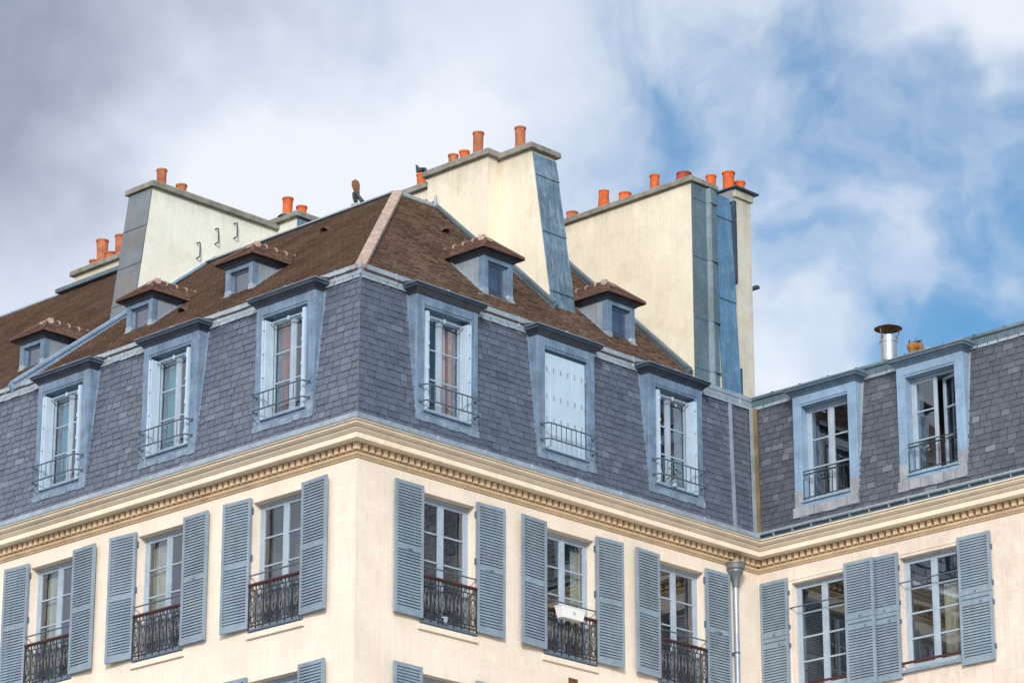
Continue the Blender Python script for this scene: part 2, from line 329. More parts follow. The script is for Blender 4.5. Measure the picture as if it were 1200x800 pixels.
def cover(name, matn, P, nrm, bounds, cs, parent, loc, extra=None):
    b = MB(); holes = dh(cs)
    # backing follows the same bounds in thin bands
    N = 24
    for i in range(N):
        z0 = ZM0 + (ZM1 - ZM0) * i / N; z1 = ZM0 + (ZM1 - ZM0) * (i + 1) / N; a0, b0 = bounds(z0); a1, b1 = bounds(z1)
        hs = [h for h in holes if h[2] < (z0 + z1) / 2 < h[3]]
        xs0 = [a0] + sum([[h[0], h[1]] for h in sorted(hs)], []) + [b0]; xs1 = [a1] + sum([[h[0], h[1]] for h in sorted(hs)], []) + [b1]
        for j in range(0, len(xs0), 2): b.face([P(xs0[j], z0), P(xs0[j + 1], z0), P(xs1[j + 1], z1), P(xs1[j], z1)], .02)
    rows(b, P, nrm, ZM0, ZM1 - .02, bounds, holes, EXP * nz, .25, th=.005, tfun=stint, lift=.009, drop=.001, gap=.014, vary=.42)
    return b.build(name, matn, parent, loc, recalc=False)
cover('mansard_slope', 'slate', lambda u, z: (u, mo(z), z), (0, -nz, K * nz), lambda z: (-16.5, -mo(z)), sorted(dormL), BLD, OB)
cover('mansard_slope', 'slate', lambda u, z: (-mo(z), u, z), (nz, 0, K * nz), lambda z: (mo(z), D + mo(z)), sorted(dormR), BLD, OB)
cover('mansard_slope', 'old_slate', lambda u, z: (u, D + mo(z), z), (0, -nz, K * nz), lambda z: (-mo(z), XR), sorted(dormW), WNG, OW)
# corner roll, lead strips
t = MB(); t.tube([(-mo(ZM0) + .004, mo(ZM0) - .004, ZM0), (-mo(3.44) + .004, mo(3.44) - .004, 3.44)], .012, 6)
t.build('corner_flashing', 'slate', BLD, OB)
zo = -mo(3.42)
z = MB()
sweep(z, [(zo + .02, 3.40), (zo + .035, 3.405), (zo + .03, 3.505), (zo + .045, 3.51), (zo + .035, 3.60), (zo - .02, 3.63), (zo - .2, 3.62)], 'LR')
for u in [-.9 - i * 1.02 for i in range(15)]: z.box(u, u + .018, -zo - .05, -zo, 3.41, 3.61)
for u in [1.1 + i * 1.02 for i in range(10)]: z.box(zo, zo + .05, u, u + .018, 3.41, 3.61)
z.build('roof_edge_flashing', 'zinc', BLD, OB, recalc=False)
z = MB()
sweep(z, [(zo + .02, 3.40), (zo + .035, 3.405), (zo + .045, 3.52), (zo + .08, 3.53), (zo + .085, 3.56), (zo + .06, 3.60), (zo - .4, 3.66), (zo - 3, 3.7)], 'W')
for i in range(14):
    x = .28 + i * .68; z.tube([(x, D - zo - .085, 3.575), (x, D - zo + .4, 3.675), (x, D + 3, 3.75)], .032, 8); z.box(x - .012, x + .012, D - zo - .055, D - zo - .02, 3.42, 3.53)
z.build('roof_edge_flashing', 'zinc_dark', WNG, OW, recalc=False)
# pale lead flashing under the strips: one row of wider slips
def slips(cs, P, nrm, u0, u1, name, m, parent, loc):
    b = MB(); rows(b, P, nrm, 3.33, 3.42, lambda v: (u0, u1), [(c - DH, c + DH, 3, 4) for c in cs], .12, .23, lift=.02)
    b.build(name, m, parent, loc, recalc=False)
slips(dormL, lambda u, z: (u, mo(z) - .012, z), (0, -nz, K * nz), -16, -mo(3.4), 'lead_course', 'zinc', BLD, OB)
slips(dormR, lambda u, z: (-mo(z) + .012, u, z), (nz, 0, K * nz), mo(3.4), D + .2, 'lead_course', 'zinc', BLD, OB)
slips(dormW, lambda u, z: (u, D + mo(z) - .012, z), (0, -nz, K * nz), -.28, XR, 'lead_course', 'zinc', WNG, OW)
# inner corner: zinc gutter strip, rust stained board, batten
v = MB(); v.hexa([(.02, D - .13, .55), (.05, D - .13, .55), (.05, D - .045, .55), (.02, D - .045, .55), (-.25, D + .15, 3.38), (-.22, D + .15, 3.38), (-.22, D + .235, 3.38), (-.25, D + .235, 3.38)])
v.build('valley_strip', 'zinc', BLD, OB)
v = MB(); v.hexa([(.035, D - .05, .55), (.13, D - .05, .55), (.13, D - .02, .55), (.035, D - .02, .55), (-.235, D + .22, 3.36), (-.13, D + .22, 3.36), (-.13, D + .25, 3.36), (-.235, D + .25, 3.36)])
v.build('valley_board', 'copper', BLD, OB)
v = MB()
def strip(mb, a, b, w, h):
    a = Vector(a); b = Vector(b); n = Vector((nz, 0, K * nz)); s = Vector((0, w / 2, 0))
    mb.hexa([a - s, a + s, a + s + n * h, a - s + n * h, b - s, b + s, b + s + n * h, b - s + n * h])
strip(v, (-mo(.58), 9.72, .58), (-mo(3.41), 9.98, 3.41), .06, .045); v.build('zinc_batten', 'zinc', BLD, OB)

# ------------------------------------------------------------------ upper tiled roofs
E0, ZE = .33, 3.55
SL_, SR_ = .81, .95
HX, HY, HZ = -4.28, 4.98, 7.32
nl = math.hypot(1, SL_); nr = math.hypot(1, SR_)
def PL(u, y): return (u, y, ZE + SL_ * (y - E0))
def PR(u, d): return (-d, u, ZE + SR_ * (d - E0))
nL = (0, -SL_ / nl, 1 / nl); nR = (SR_ / nr, 0, 1 / nr)
LUL = [-4.85, -7.70, -10.97]; LUR = [4.40, 7.80]
def moss(u, v): return min(1, max(0, .45 + .3 * math.sin(u * 3.1 + math.sin(v * 2.3)) * .6 + random.gauss(0, .2)))
def tiles(name, P, nrm, v0, v1, bounds, holes, sl, parent=BLD, loc=OB, m='tile'):
    b = MB(); N = 30
    for i in range(N):
        a = v0 + (v1 - v0) * i / N; c = v0 + (v1 - v0) * (i + 1) / N; a0, b0 = bounds(a); a1, b1 = bounds(c)
        if b0 - a0 < .01 and b1 - a1 < .01: continue
        b.face([P(a0, a), P(b0, a), P(b1, c), P(a1, c)], .02)
    rows(b, P, nrm, v0, v1, bounds, holes, .088 / sl, .15, th=.010, tfun=moss, lift=.014, jit=.03, gap=.007)
    return b.build(name, m, parent, loc, recalc=False)
tiles('tile_slope', PL, nL, .25, HY, lambda y: (-9.82, -.33 - 3.95 * max(0, (y - E0)) / 4.65), [], nl)
tiles('tile_slope', PR, nR, .25, -HX, lambda d: (E0 + 4.65 * max(0, d - E0) / 3.95, 6.03 if d > 2.95 else 6.36), [], nr)
tiles('tile_slope', PR, nR, .25, 4.6, lambda d: (6.37, 9.25), [], nr)
tiles('tile_slope', PL, nL, .25, 7.42, lambda y: (-24.5, -9.95 if y < 3.3 else (-10.5 if y < 6.9 else -12)), [], nl)
b = MB()   # rear slopes so the roof is solid from the side
b.face([(-9.82, HY, HZ), (HX, HY, HZ), (HX, 6.05, HZ), (HX - 4, 9, 3.6), (-9.82, 9, 3.6)])
b.face([(-4.6, 6.05, 7.6), (-4.6, 9.6, 7.6), (-9, 9.6, 3.6), (-9, 6.05, 3.6)])
b.face([(-24.5, 7.42, 9.29), (-12, 7.42, 9.29), (-12, 14, 3.6), (-24.5, 14, 3.6)])
b.build('rear_slope', 'tile', BLD, OB, recalc=False)
b = MB()
def bar(mb, a, b_, w, h, side=None, up=(0, 0, 1)):
    a = Vector(a); b_ = Vector(b_); d = (b_ - a).normalized(); s = d.cross(Vector(up)).normalized() * w / 2; n = s.cross(d).normalized() * h
    if n.z < 0: n = -n
    mb.hexa([a - s, a + s, a + s + n, a - s + n, b_ - s, b_ + s, b_ + s + n, b_ - s + n])
for i in range(13):
    p = Vector((-.30, .30, 3.54)).lerp(Vector((HX, HY, HZ)), i / 13); q = Vector((-.30, .30, 3.54)).lerp(Vector((HX, HY, HZ)), (i + 1.04) / 13)
    bar(b, p - Vector((0, 0, .03 - .004 * (i % 2))), q - Vector((0, 0, .035)), .20, .085)
b.build('hip_ridge', 'mortar', BLD, OB, bevel=.015)
b = MB()
b.tube([(HX, HY, HZ + .02), (-9.8, HY, HZ + .02)], .055, 8); bar(b, (HX, HY - .05, HZ), (-9.8, HY - .05, HZ - .01), .16, .03)
b.tube([(HX, HY, HZ + .02), (HX, 6.08, HZ + .02)], .055, 8); b.tube([(HX, 6.0, HZ), (HX, 6.0, HZ + .26)], .03, 6)
b.tube([(-24.5, 7.42, 9.30), (-12, 7.42, 9.30)], .05, 6)
b.build('ridge_flashing', 'zinc', BLD, OB, smooth=True)
# raking parapets between the roof sections, with zinc covers
b = MB()
def rake(mb, a, c, w):
    a = Vector(a); c = Vector(c); bar(mb, a, c, w, .05); bar(mb, a - Vector((0, 0, .13)), c - Vector((0, 0, .13)), w - .05, .129)
    n = int((c - a).length / 1.0)
    for i in range(1, n + 1):
        p = a.lerp(c, i / (n + .5)); q = p + (c - a).normalized() * .025; bar(mb, p + Vector((0, 0, .045)), q + Vector((0, 0, .045)), w + .01, .012)
rake(b, (-9.82, .20, 3.60), (-9.82, HY + .15, 7.47), .13)
b.build('rake_flashing', 'casing_light', BLD, OB)
b = MB(); rake(b, (-2.93, 6.05, 6.10), (HX - .1, 6.05, 7.44), .13); b.build('rake_flashing', 'zinc_dark', BLD, OB)
b = MB(); rake(b, (-1.42, 6.33, 4.70), (-2.93, 6.33, 6.14), .12); b.build('rake_flashing', 'zinc_dark', BLD, OB)
b = MB(); rake(b, (-.62, 9.2, 3.92), (-4.5, 9.2, 7.60), .15); b.build('rake_flashing', 'zinc_dark', BLD, OB)
for p, q in (((-5.19, 4.02), 'L'), ((-6.53, 1.67), 'L'), ((5.16, 3.25), 'R')):
    b = MB(); P = Vector(PL(*p)) if q == 'L' else Vector(PR(*p)); dn = Vector((0, -1, -SL_)).normalized() if q == 'L' else Vector((1, 0, -SR_)).normalized()
    n = Vector(nL if q == 'L' else nR); s = Vector((1, 0, 0)) if q == 'L' else Vector((0, 1, 0)); pts = []; bk = []
    for k in range(9): a = math.pi * k / 8; pts.append(P + dn * .12 + s * math.cos(a) * .1 + n * (math.sin(a) * .10 + .012)); bk.append(P - dn * .12 + s * math.cos(a) * .06 + n * .012)
    for k in range(8): b.face([pts[k], pts[k + 1], bk[k + 1], bk[k]])
    o = b.build('roof_vent', 'tile_red', BLD, OB, smooth=True, recalc=False)
    m_ = o.modifiers.new('solid', 'SOLIDIFY'); m_.thickness = .012

# ------------------------------------------------------------------ lower windows
def ring(cx, cy, cz, rx, rz_, n=12): return [(cx + rx * math.cos(2 * math.pi * k / n), cy, cz + rz_ * math.sin(2 * math.pi * k / n)) for k in range(n)]
def casement(mb, x0, x1, z0, z1, y, rows_, meet='c', th=.045, st=.055, bar_=.028):
    mb.box(x0, x0 + st, y, y + th, z0, z1); mb.box(x1 - st, x1, y, y + th, z0, z1)
    mb.box(x0 + st, x1 - st, y + .002, y + th - .002, z1 - st, z1 - .001); mb.box(x0 + st, x1 - st, y + .002, y + th - .002, z0 + .001, z0 + st * 1.6)
    h = (z1 - st - z0 - st * 1.6) / rows_
    for i in range(1, rows_): zz = z0 + st * 1.6 + h * i; mb.box(x0 + st, x1 - st, y + .006, y + th - .01, zz - bar_ / 2, zz + bar_ / 2)
def slatted(mb, x0, x1, z0, z1, y, tiers, th=.042):
    st = .058; mb.box(x0, x0 + st, y, y + th, z0, z1); mb.box(x1 - st, x1, y, y + th, z0, z1)
    zs = [z0] + tiers + [z1]
    mb.box(x0 + st, x1 - st, y + .002, y + th - .002, z1 - .07, z1 - .001); mb.box(x0 + st, x1 - st, y + .002, y + th - .002, z0 + .001, z0 + .095)
    for t_ in tiers: mb.box(x0 + st, x1 - st, y + .002, y + th - .002, t_ - .04, t_ + .04)
    lo = z0 + .095
    for hi, nx in [(t_ - .04, t_ + .04) for t_ in tiers] + [(z1 - .07, None)]:
        n = round((hi - lo) / .052); p = (hi - lo) / n
        for i in range(n):
            a = lo + p * i
            mb.hexa([(x0 + st, y + .001, a + .002), (x1 - st, y + .001, a + .002), (x1 - st, y + .009, a - .001), (x0 + st, y + .009, a - .001),
                     (x0 + st, y + .031, a + p * .98 + .003), (x1 - st, y + .031, a + p * .98 + .003), (x1 - st, y + .039, a + p * .98), (x0 + st, y + .039, a + p * .98)])
        lo = nx
def iron_rail(w, z0, z1, y):
    b = MB(); b.box(-w, w, y - .012, y + .012, z1 - .05, z1 - .03); b.box(-w, w, y - .012, y + .012, z0 + .03, z0 + .05); b.box(-w, w, y - .01, y + .01, z0 + .095, z0 + .11); b.box(-w, w, y - .01, y + .01, z1 - .13, z1 - .118)
    n = 7; st = 2 * w / n
    for i in range(n + 1): x = -w + i * st; b.box(x - .009, x + .009, y - .009, y + .009, z0 - .01, z1 - .05)
    h = z1 - z0
    for i in range(n):
        x = -w + (i + .5) * st
        b.tube(ring(x, y, (z0 + z1) / 2 - .01, .05, h * .24, 14), .0125, 4, True)
        b.tube(ring(x, y, (z0 + z1) / 2 - .01, .024, .045, 8), .011, 4, True); b.box(x - .055, x - .045, y - .006, y + .006, z0 + .11, z1 - .13); b.box(x + .045, x + .055, y - .006, y + .006, z0 + .11, z1 - .13)
        b.tube(ring(x, y, z1 - .09, .028, .028, 8), .010, 4, True); b.tube(ring(x, y, z0 + .072, .022, .02, 8), .009, 4, True)
    return b
def make_window(first=True):
    f = MB(); f.box(-HW, -HW + .05, .165, .235, ZB, ZT); f.box(HW - .05, HW, .165, .235, ZB, ZT); f.box(-HW + .05, HW - .05, .167, .233, ZT - .06, ZT - .001); f.box(-HW + .05, HW - .05, .167, .233, ZB + .001, ZB + .05)
    casement(f, -HW + .052, -.012, ZB + .052, ZT - .062, .172, 4); casement(f, .012, HW - .052, ZB + .052, ZT - .062, .172, 4); f.box(-.02, .02, .160, .20, ZB + .053, ZT - .063)
    o = f.build('window', 'frame', BLD, bevel=.004)
    p = MB(); p.box(-HW + .1, HW - .1, .194, .199, ZB + .1, ZT - .1); p.build('pane', 'glass', o)
    for s in (-1, 1):
        a, c = (-1.32, -.645) if s < 0 else (.645, 1.32)
        h = MB(); slatted(h, a, c, -2.50, -.20, -.075, [-1.36]); q = h.build('shutter', 'shutter', o)
        k = MB(); xm = (a + c) / 2
        k.box(xm - .16, xm + .1, -.082, -.0755, -1.378, -1.366); k.box(xm - .03, xm + .05, -.09, -.082, -1.388, -1.355)
        e = c if s < 0 else a
        for zz in (-.42, -1.25, -2.3): k.box(e - .015, e + .015, -.05, -.008, zz - .05, zz + .05)
        k.build('shutter_hardware', 'frame_blue', o)
    b = MB(); b.box(-HW + .01, HW - .01, -.09, -.03, -1.775, -1.735); b.build('handrail', 'redwood', o, bevel=.008)
    iron_rail(HW - .01, -2.52, -1.74, -.06).build('railing', 'iron', o)
    b = MB(); b.tube([(-HW, -.05, -1.585), (HW, -.05, -1.585)], .013, 6); b.build('guard_bar', 'iron_blue', o)
    b = MB(); b.box(-HW - .06, HW + .06, -.045, .0, ZB - .15, ZB - .055); b.build('sill', 'wall', o, bevel=.006)
    b = MB(); b.box(-HW - .02, HW + .02, -.055, .17, ZB - .03, ZB - .002); b.build('ledge', 'frame_blue', o)
    return o
wd = make_window(); wd.location = W(LC[0], 0, 0, bB)
for (x, y, z_, r) in [(LC[1], 0, 0, 0), (LC[2], 0, 0, 0), (LC[0], 0, -STO, 0), (0, RC[0], 0, 1), (0, RC[1], 0, 1), (0, RC[2], 0, 1), (0, RC[0], -STO, 1)]:
    c = copy_tree(wd, BLD); c.location = W(x, y, z_, bB); c.rotation_euler.z = r * math.pi / 2
for w_ in [k for k in kids(BLD) if k.name.startswith('window')]:
    for k in kids(w_):
        if k.name.startswith('shutter') and 'hardware' not in k.name:
            sg = -1 if min(v_.co.x for v_ in k.data.vertices) < -1 else 1
            th = -sg * math.radians(random.choice((.4, 1.2, 2.2, 3.5, 4.5))); hx_, hy_ = sg * .645, -.035
            k.rotation_euler.z = th; k.location = (hx_ - (hx_ * math.cos(th) - hy_ * math.sin(th)), hy_ - (hx_ * math.sin(th) + hy_ * math.cos(th)), 0)
# wing windows (different joinery, two-tier shutters)
for i, cx in enumerate(WC):
    f = MB(); hw = .66; zt, zb = -.33, -2.42
    f.box(-hw, -hw + .05, .13, .2, zb, zt); f.box(hw - .05, hw, .13, .2, zb, zt); f.box(-hw + .05, hw - .05, .132, .198, zt - .05, zt - .001); f.box(-hw + .05, hw - .05, .132, .198, zb + .001, zb + .05)
    casement(f, -hw + .052, -.012, zb + .052, zt - .052, .137, 4, bar_=.034); casement(f, .012, hw - .052, zb + .052, zt - .052, .137, 4, bar_=.034); f.box(-.022, .022, .125, .17, zb + .053, zt - .053)
    o = f.build('window', 'frame', WNG, W(cx, D, 0, bW), bevel=.004)
    p = MB(); p.box(-hw + .1, hw - .1, .160, .165, zb + .1, zt - .1); p.build('pane', 'glass', o)
    sets = [(-1.38, -.72, -.07), (.66, 1.33, -.12)] if i == 0 else [(-1.33, -.67, -.06), (.67, 1.38, -.07)]
    for a, c, y in sets:
        h = MB(); slatted(h, a, c, -1.30, -.22, y, []); slatted(h, a, c, -2.55, -1.308, y, [-1.46]); q = h.build('shutter', 'shutter', o)
        k = MB(); k.box((a + c) / 2 - .018, (a + c) / 2 + .018, y - .012, y - .001, -1.275, -1.24); k.box((a + c) / 2 + .1, (a + c) / 2 + .13, y - .012, y - .001, -1.47, -1.44)
        for zz in (-.5, -1.15, -1.5, -2.3):
            e = c if a < 0 else (c if i else a); k.box(e - .012, e + .014, y + .01, -.005, zz - .04, zz + .04)
        k.build('shutter_hardware', 'frame_blue', o)
    b = MB(); b.tube([(-hw - .04, -.02, -.80), (hw + .02, -.02, -.80)], .012, 6); b.build('guard_bar', 'iron_blue', o)
    b = MB(); b.box(-hw + .005, hw, -.06, -.01, -2.31, -2.27); b.build('handrail', 'redwood', o, bevel=.008)
    b = MB(); b.box(-hw - .075, -hw - .05, -.012, 0, zb - .3, zt + .08); b.box(hw + .05, hw + .075, -.012, 0, zb - .3, zt + .08); b.box(-hw - .05, hw + .05, -.011, 0, zt + .055, zt + .079)
    b.build('surround', 'wall_side', o)
    b = MB(); b.box(-hw - .02, hw + .02, -.07, .13, zb - .05, zb - .004); b.build('sill', 'shutter', o)

# ------------------------------------------------------------------ mansard dormers
FY = .04; OH = .56; ZO0, ZO1 = 1.20, 3.07
def simple_rail(w):
    b = MB(); y0 = FY - .17
    for zz in (1.62, 1.33): b.tube([(-w - .06, FY, zz), (-w - .03, y0 + .03, zz), (-w + .01, y0, zz), (w - .01, y0, zz), (w + .03, y0 + .03, zz), (w + .06, FY, zz)], .014, 6)
    n = 9
    for i in range(n + 1): x = -w + .03 + i * (2 * w - .06) / n; b.tube([(x, y0, 1.33), (x, y0, 1.62)], .0085, 5)
    for x in (-w - .06, w + .06):
        for zz in (1.62, 1.33): b.box(x - .025, x + .025, FY - .012, FY, zz - .03, zz + .03)
    b.tube([(-w + .01, y0, 1.33), (-w + .01, y0, 1.2), (-w - .02, FY, 1.14)], .008, 5)
    return b
def casing(jw=.75, oh=OH, sill=True):
    b = MB()
    for s in (-1, 1): b.box(s * oh, s * jw, FY, .6, 1.10, 3.29)
    b.box(-oh, oh, FY + .003, .6, ZO1, 3.288); b.box(-oh, oh, FY + .003, .6, 1.02, ZO0 - .03)
    b.box(-oh - .02, oh + .02, FY - .03, FY + .12, ZO0 - .029, ZO0)
    for s in (-1, 1): b.box(s * (oh + .022), s * (oh + .04), FY - .012, FY + .002, ZO0 + .2, ZO1 + .04)
    b.box(-oh - .04, oh + .04, FY - .0125, FY + .002, ZO1 + .041, ZO1 + .06)
    for s in (-1, 1): b.box(s * (jw - .02), s * (jw + .012), FY + .012, .5, 1.05, 3.2)
    return b
def hood(jw=.75):
    b = MB(); S = [(.0, 3.285), (.02, 3.288), (.025, 3.308), (.055, 3.335), (.09, 3.372), (.115, 3.378), (.117, 3.418), (.13, 3.421), (.13, 3.44)]
    for (o0, z0), (o1, z1) in zip(S, S[1:]):
        A = lambda o, z: [(-jw - o, .55, z), (-jw - o, FY - o, z), (jw + o, FY - o, z), (jw + o, .55, z)]
        p, q = A(o0, z0), A(o1, z1)
        for k in range(3): b.face([p[k], p[k + 1], q[k + 1], q[k]])
    q = A(o1, z1)
    b.face([q[1], q[2], (jw + .1, .62, 3.62), (-jw - .1, .62, 3.62)]); b.face([q[0], q[1], (-jw - .1, .62, 3.62)]); b.face([q[2], q[3], (jw + .1, .62, 3.62)])
    return b
def dormer(parent, closed=False, wing=0):
    jw = .75; oh = OH
    o = casing(jw, oh).build('dormer', 'casing_light' if wing else 'casing', parent, bevel=.006)
    hood(jw).build('dormer_hood', 'hood_blue' if wing else 'hood', o, recalc=False)
    z = MB(); z.tube([(-jw - .135, FY - .132, 3.444), (jw + .135, FY - .132, 3.444)], .009, 5); z.tube([(jw + .135, FY - .132, 3.444), (jw + .135, .5, 3.444)], .009, 5); z.tube([(-jw - .135, FY - .132, 3.444), (-jw - .135, .5, 3.444)], .009, 5)
    z.lathe((0, FY, 3.485), [(.05, -.02), (.05, .02), (.02, .045)], 8)
    # lead apron under the sill and soakers beside the jambs
    n = 6
    for i in range(n):
        a = -jw - .03 + i * (2 * jw + .06) / n; c = a + (2 * jw + .06) / n - .012; zb_ = .97 + random.uniform(-.01, .01)
        if wing: z.box(a, c, mo(.85) - .022 - .004 * (i % 2), mo(.9) + .02, .90 + random.uniform(-.012, .012), 1.09)
        else: z.box(a, c, mo(1.0) - .02 - .004 * (i % 2), mo(1.0) + .03, zb_ + .02, 1.10)
    for s in (-1, 1): z.hexa([(s * (jw - .01), mo(1.0) - .004, 1.0), (s * (jw + .03), mo(1.0) - .004, 1.0), (s * (jw + .03), mo(1.0) + .02, 1.0), (s * (jw - .01), mo(1.0) + .02, 1.0),
                                (s * (jw - .01), mo(3.35) - .03, 3.3), (s * (jw + .035), mo(3.35) - .03, 3.3), (s * (jw + .035), mo(3.35) + .02, 3.3), (s * (jw - .01), mo(3.35) + .02, 3.3)])
    for s in (-1, 1): z.box(s * (oh + .004), s * (jw + .004), FY - .004, FY + .1, 1.09, 1.42)
    z.build('lead_apron', 'lead' if wing else 'lead_blue', o)
    if closed:
        y = .10; h = MB(); e = oh - .01
        for k in range(6):
            a = -e + k * 2 * e / 6; c = a + 2 * e / 6 - .006
            h.box(a, c, y, y + .02, ZO0, ZO1 - .05); h.box(a + .01, a + .03, y - .008, y, ZO0 + .02, ZO1 - .06)
        sh = h.build('shutter', 'white_shutter', o)
        k_ = MB()
        for r_ in (2.72, 2.2, 1.78):
            for k in range(6): a = -e + (k + .5) * 2 * e / 6; k_.box(a - .012, a + .012, y - .008, y - .0005, r_ - .045, r_ + .045)
        for zz in (2.7, 2.2, 1.7): k_.box(e - .02, e + .01, y - .02, y - .001, zz - .04, zz + .04)
        k_.build('vent_slots', 'shutter', o)
        b = MB(); b.box(-oh, oh, .12, .6, ZO0 - .02, ZO1); b.build('infill', 'frame_blue', o)
    else:
        y = .24; f = MB()
        f.box(-oh, -oh + .04, y - .01, y + .06, ZO0, ZO1); f.box(oh - .04, oh, y - .01, y + .06, ZO0, ZO1); f.box(-oh + .04, oh - .04, y - .008, y + .058, ZO1 - .05, ZO1 - .002); f.box(-oh + .04, oh - .04, y - .008, y + .058, ZO0 + .001, ZO0 + .05)
        casement(f, -oh + .042, -.012, ZO0 + .052, ZO1 - .052, y, 3); 
        if wing != 2: casement(f, .012, oh - .042, ZO0 + .052, ZO1 - .052, y, 3)
        f.box(-.022, .022, y - .015, y + .02, ZO0 + .053, ZO1 - .053)
        fo = f.build('window_frame', 'frame', o, bevel=.004)
        p = MB(); p.box(-oh + .09, -.06 if wing == 2 else oh - .09, y + .02, y + .025, ZO0 + .1, ZO1 - .1); p.build('pane', 'glass', o)
        if wing == 2:      # right leaf pushed inwards
            h = MB(); casement(h, -.5, 0, ZO0 + .055, ZO1 - .055, -.02, 3); q = h.build('open_casement', 'frame', o, (oh - .04, y + .04, 0), math.radians(-16)); gp = MB(); gp.box(-.46, -.04, -.002, .003, ZO0 + .1, ZO1 - .1); gp.build('pane', 'glass', o, (oh - .04, y + .04, 0), math.radians(-16))
        if not wing:
            for s in (-1, 1):
                h = MB(); hi = MB()
                for k in range(2):
                    a = s * (oh - .012 - .045 * k); c = a - s * .036
                    h.box(a, c, FY - .045 + .02 * k, FY + .17, ZO0 - .01, ZO1 - .07)
                for zz in (2.85, 2.42, 1.98, 1.42): hi.box(s * (oh - .035), s * (oh - .075), FY - .052, FY - .0455 + .022, zz - .035, zz + .035)
                q = h.build('shutter', 'white_shutter', o, bevel=.003); hi.build('hinge', 'white_shutter', o)
            r = MB(); r.tube([(-oh, .12, ZO1 - .11), (oh, .12, ZO1 - .11)], .012, 6); r.box(-.02, .02, .108, .132, ZO1 - .14, ZO1 - .07); r.build('awning_rod', 'white_shutter', o)
    if wing:
        b = MB(); w_ = oh - .005; y0 = FY + .02
        for zz in (1.26, 1.72, 1.78): b.box(-w_ - .03, w_ + .02, y0 - .01, y0 + .01, zz - .009, zz + .009)
        n = 8
        for i in range(n + 1): x = -w_ + .01 + i * (2 * w_ - .02) / n; b.box(x - .006, x + .006, y0 - .006, y0 + .006, 1.26, 1.72 if i % 2 else 1.64)
        for i in range(0, n, 2):
            xm = -w_ + .01 + (i + 1) * (2 * w_ - .02) / n; rr = (2 * w_ - .02) / n
            b.tube([(xm + rr * math.cos(math.pi * k / 8), y0, 1.60 + .11 * math.sin(math.pi * k / 8)) for k in range(9)], .006, 4)
        b.build('railing', 'iron', o)
    else:
        simple_rail(oh + .05).build('railing', 'iron_blue', o)
    return o
dm = dormer(BLD); dm.location = W(dormL[0], 0, 0, bB)
for x, y, r in [(dormL[1], 0, 0), (dormL[2], 0, 0), (0, dormR[0], 1), (0, dormR[2], 1)]:
    c = copy_tree(dm, BLD); c.location = W(x, y, 0, bB); c.rotation_euler.z = r * math.pi / 2
c = dormer(BLD, closed=True); c.location = W(0, dormR[1], 0, bB); c.rotation_euler.z = math.pi / 2; c['label'] = 'dormer with its pale shutters closed'
for i, x in enumerate(dormW): c = dormer(WNG, wing=i + 1); c.location = W(x, D, 0, bW)
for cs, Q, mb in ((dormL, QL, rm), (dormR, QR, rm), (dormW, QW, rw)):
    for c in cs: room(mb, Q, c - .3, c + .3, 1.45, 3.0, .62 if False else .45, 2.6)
rm.build('room_interior', 'interior', BLD, OB, recalc=False); rw.build('room_interior', 'interior', WNG, OW, recalc=False)

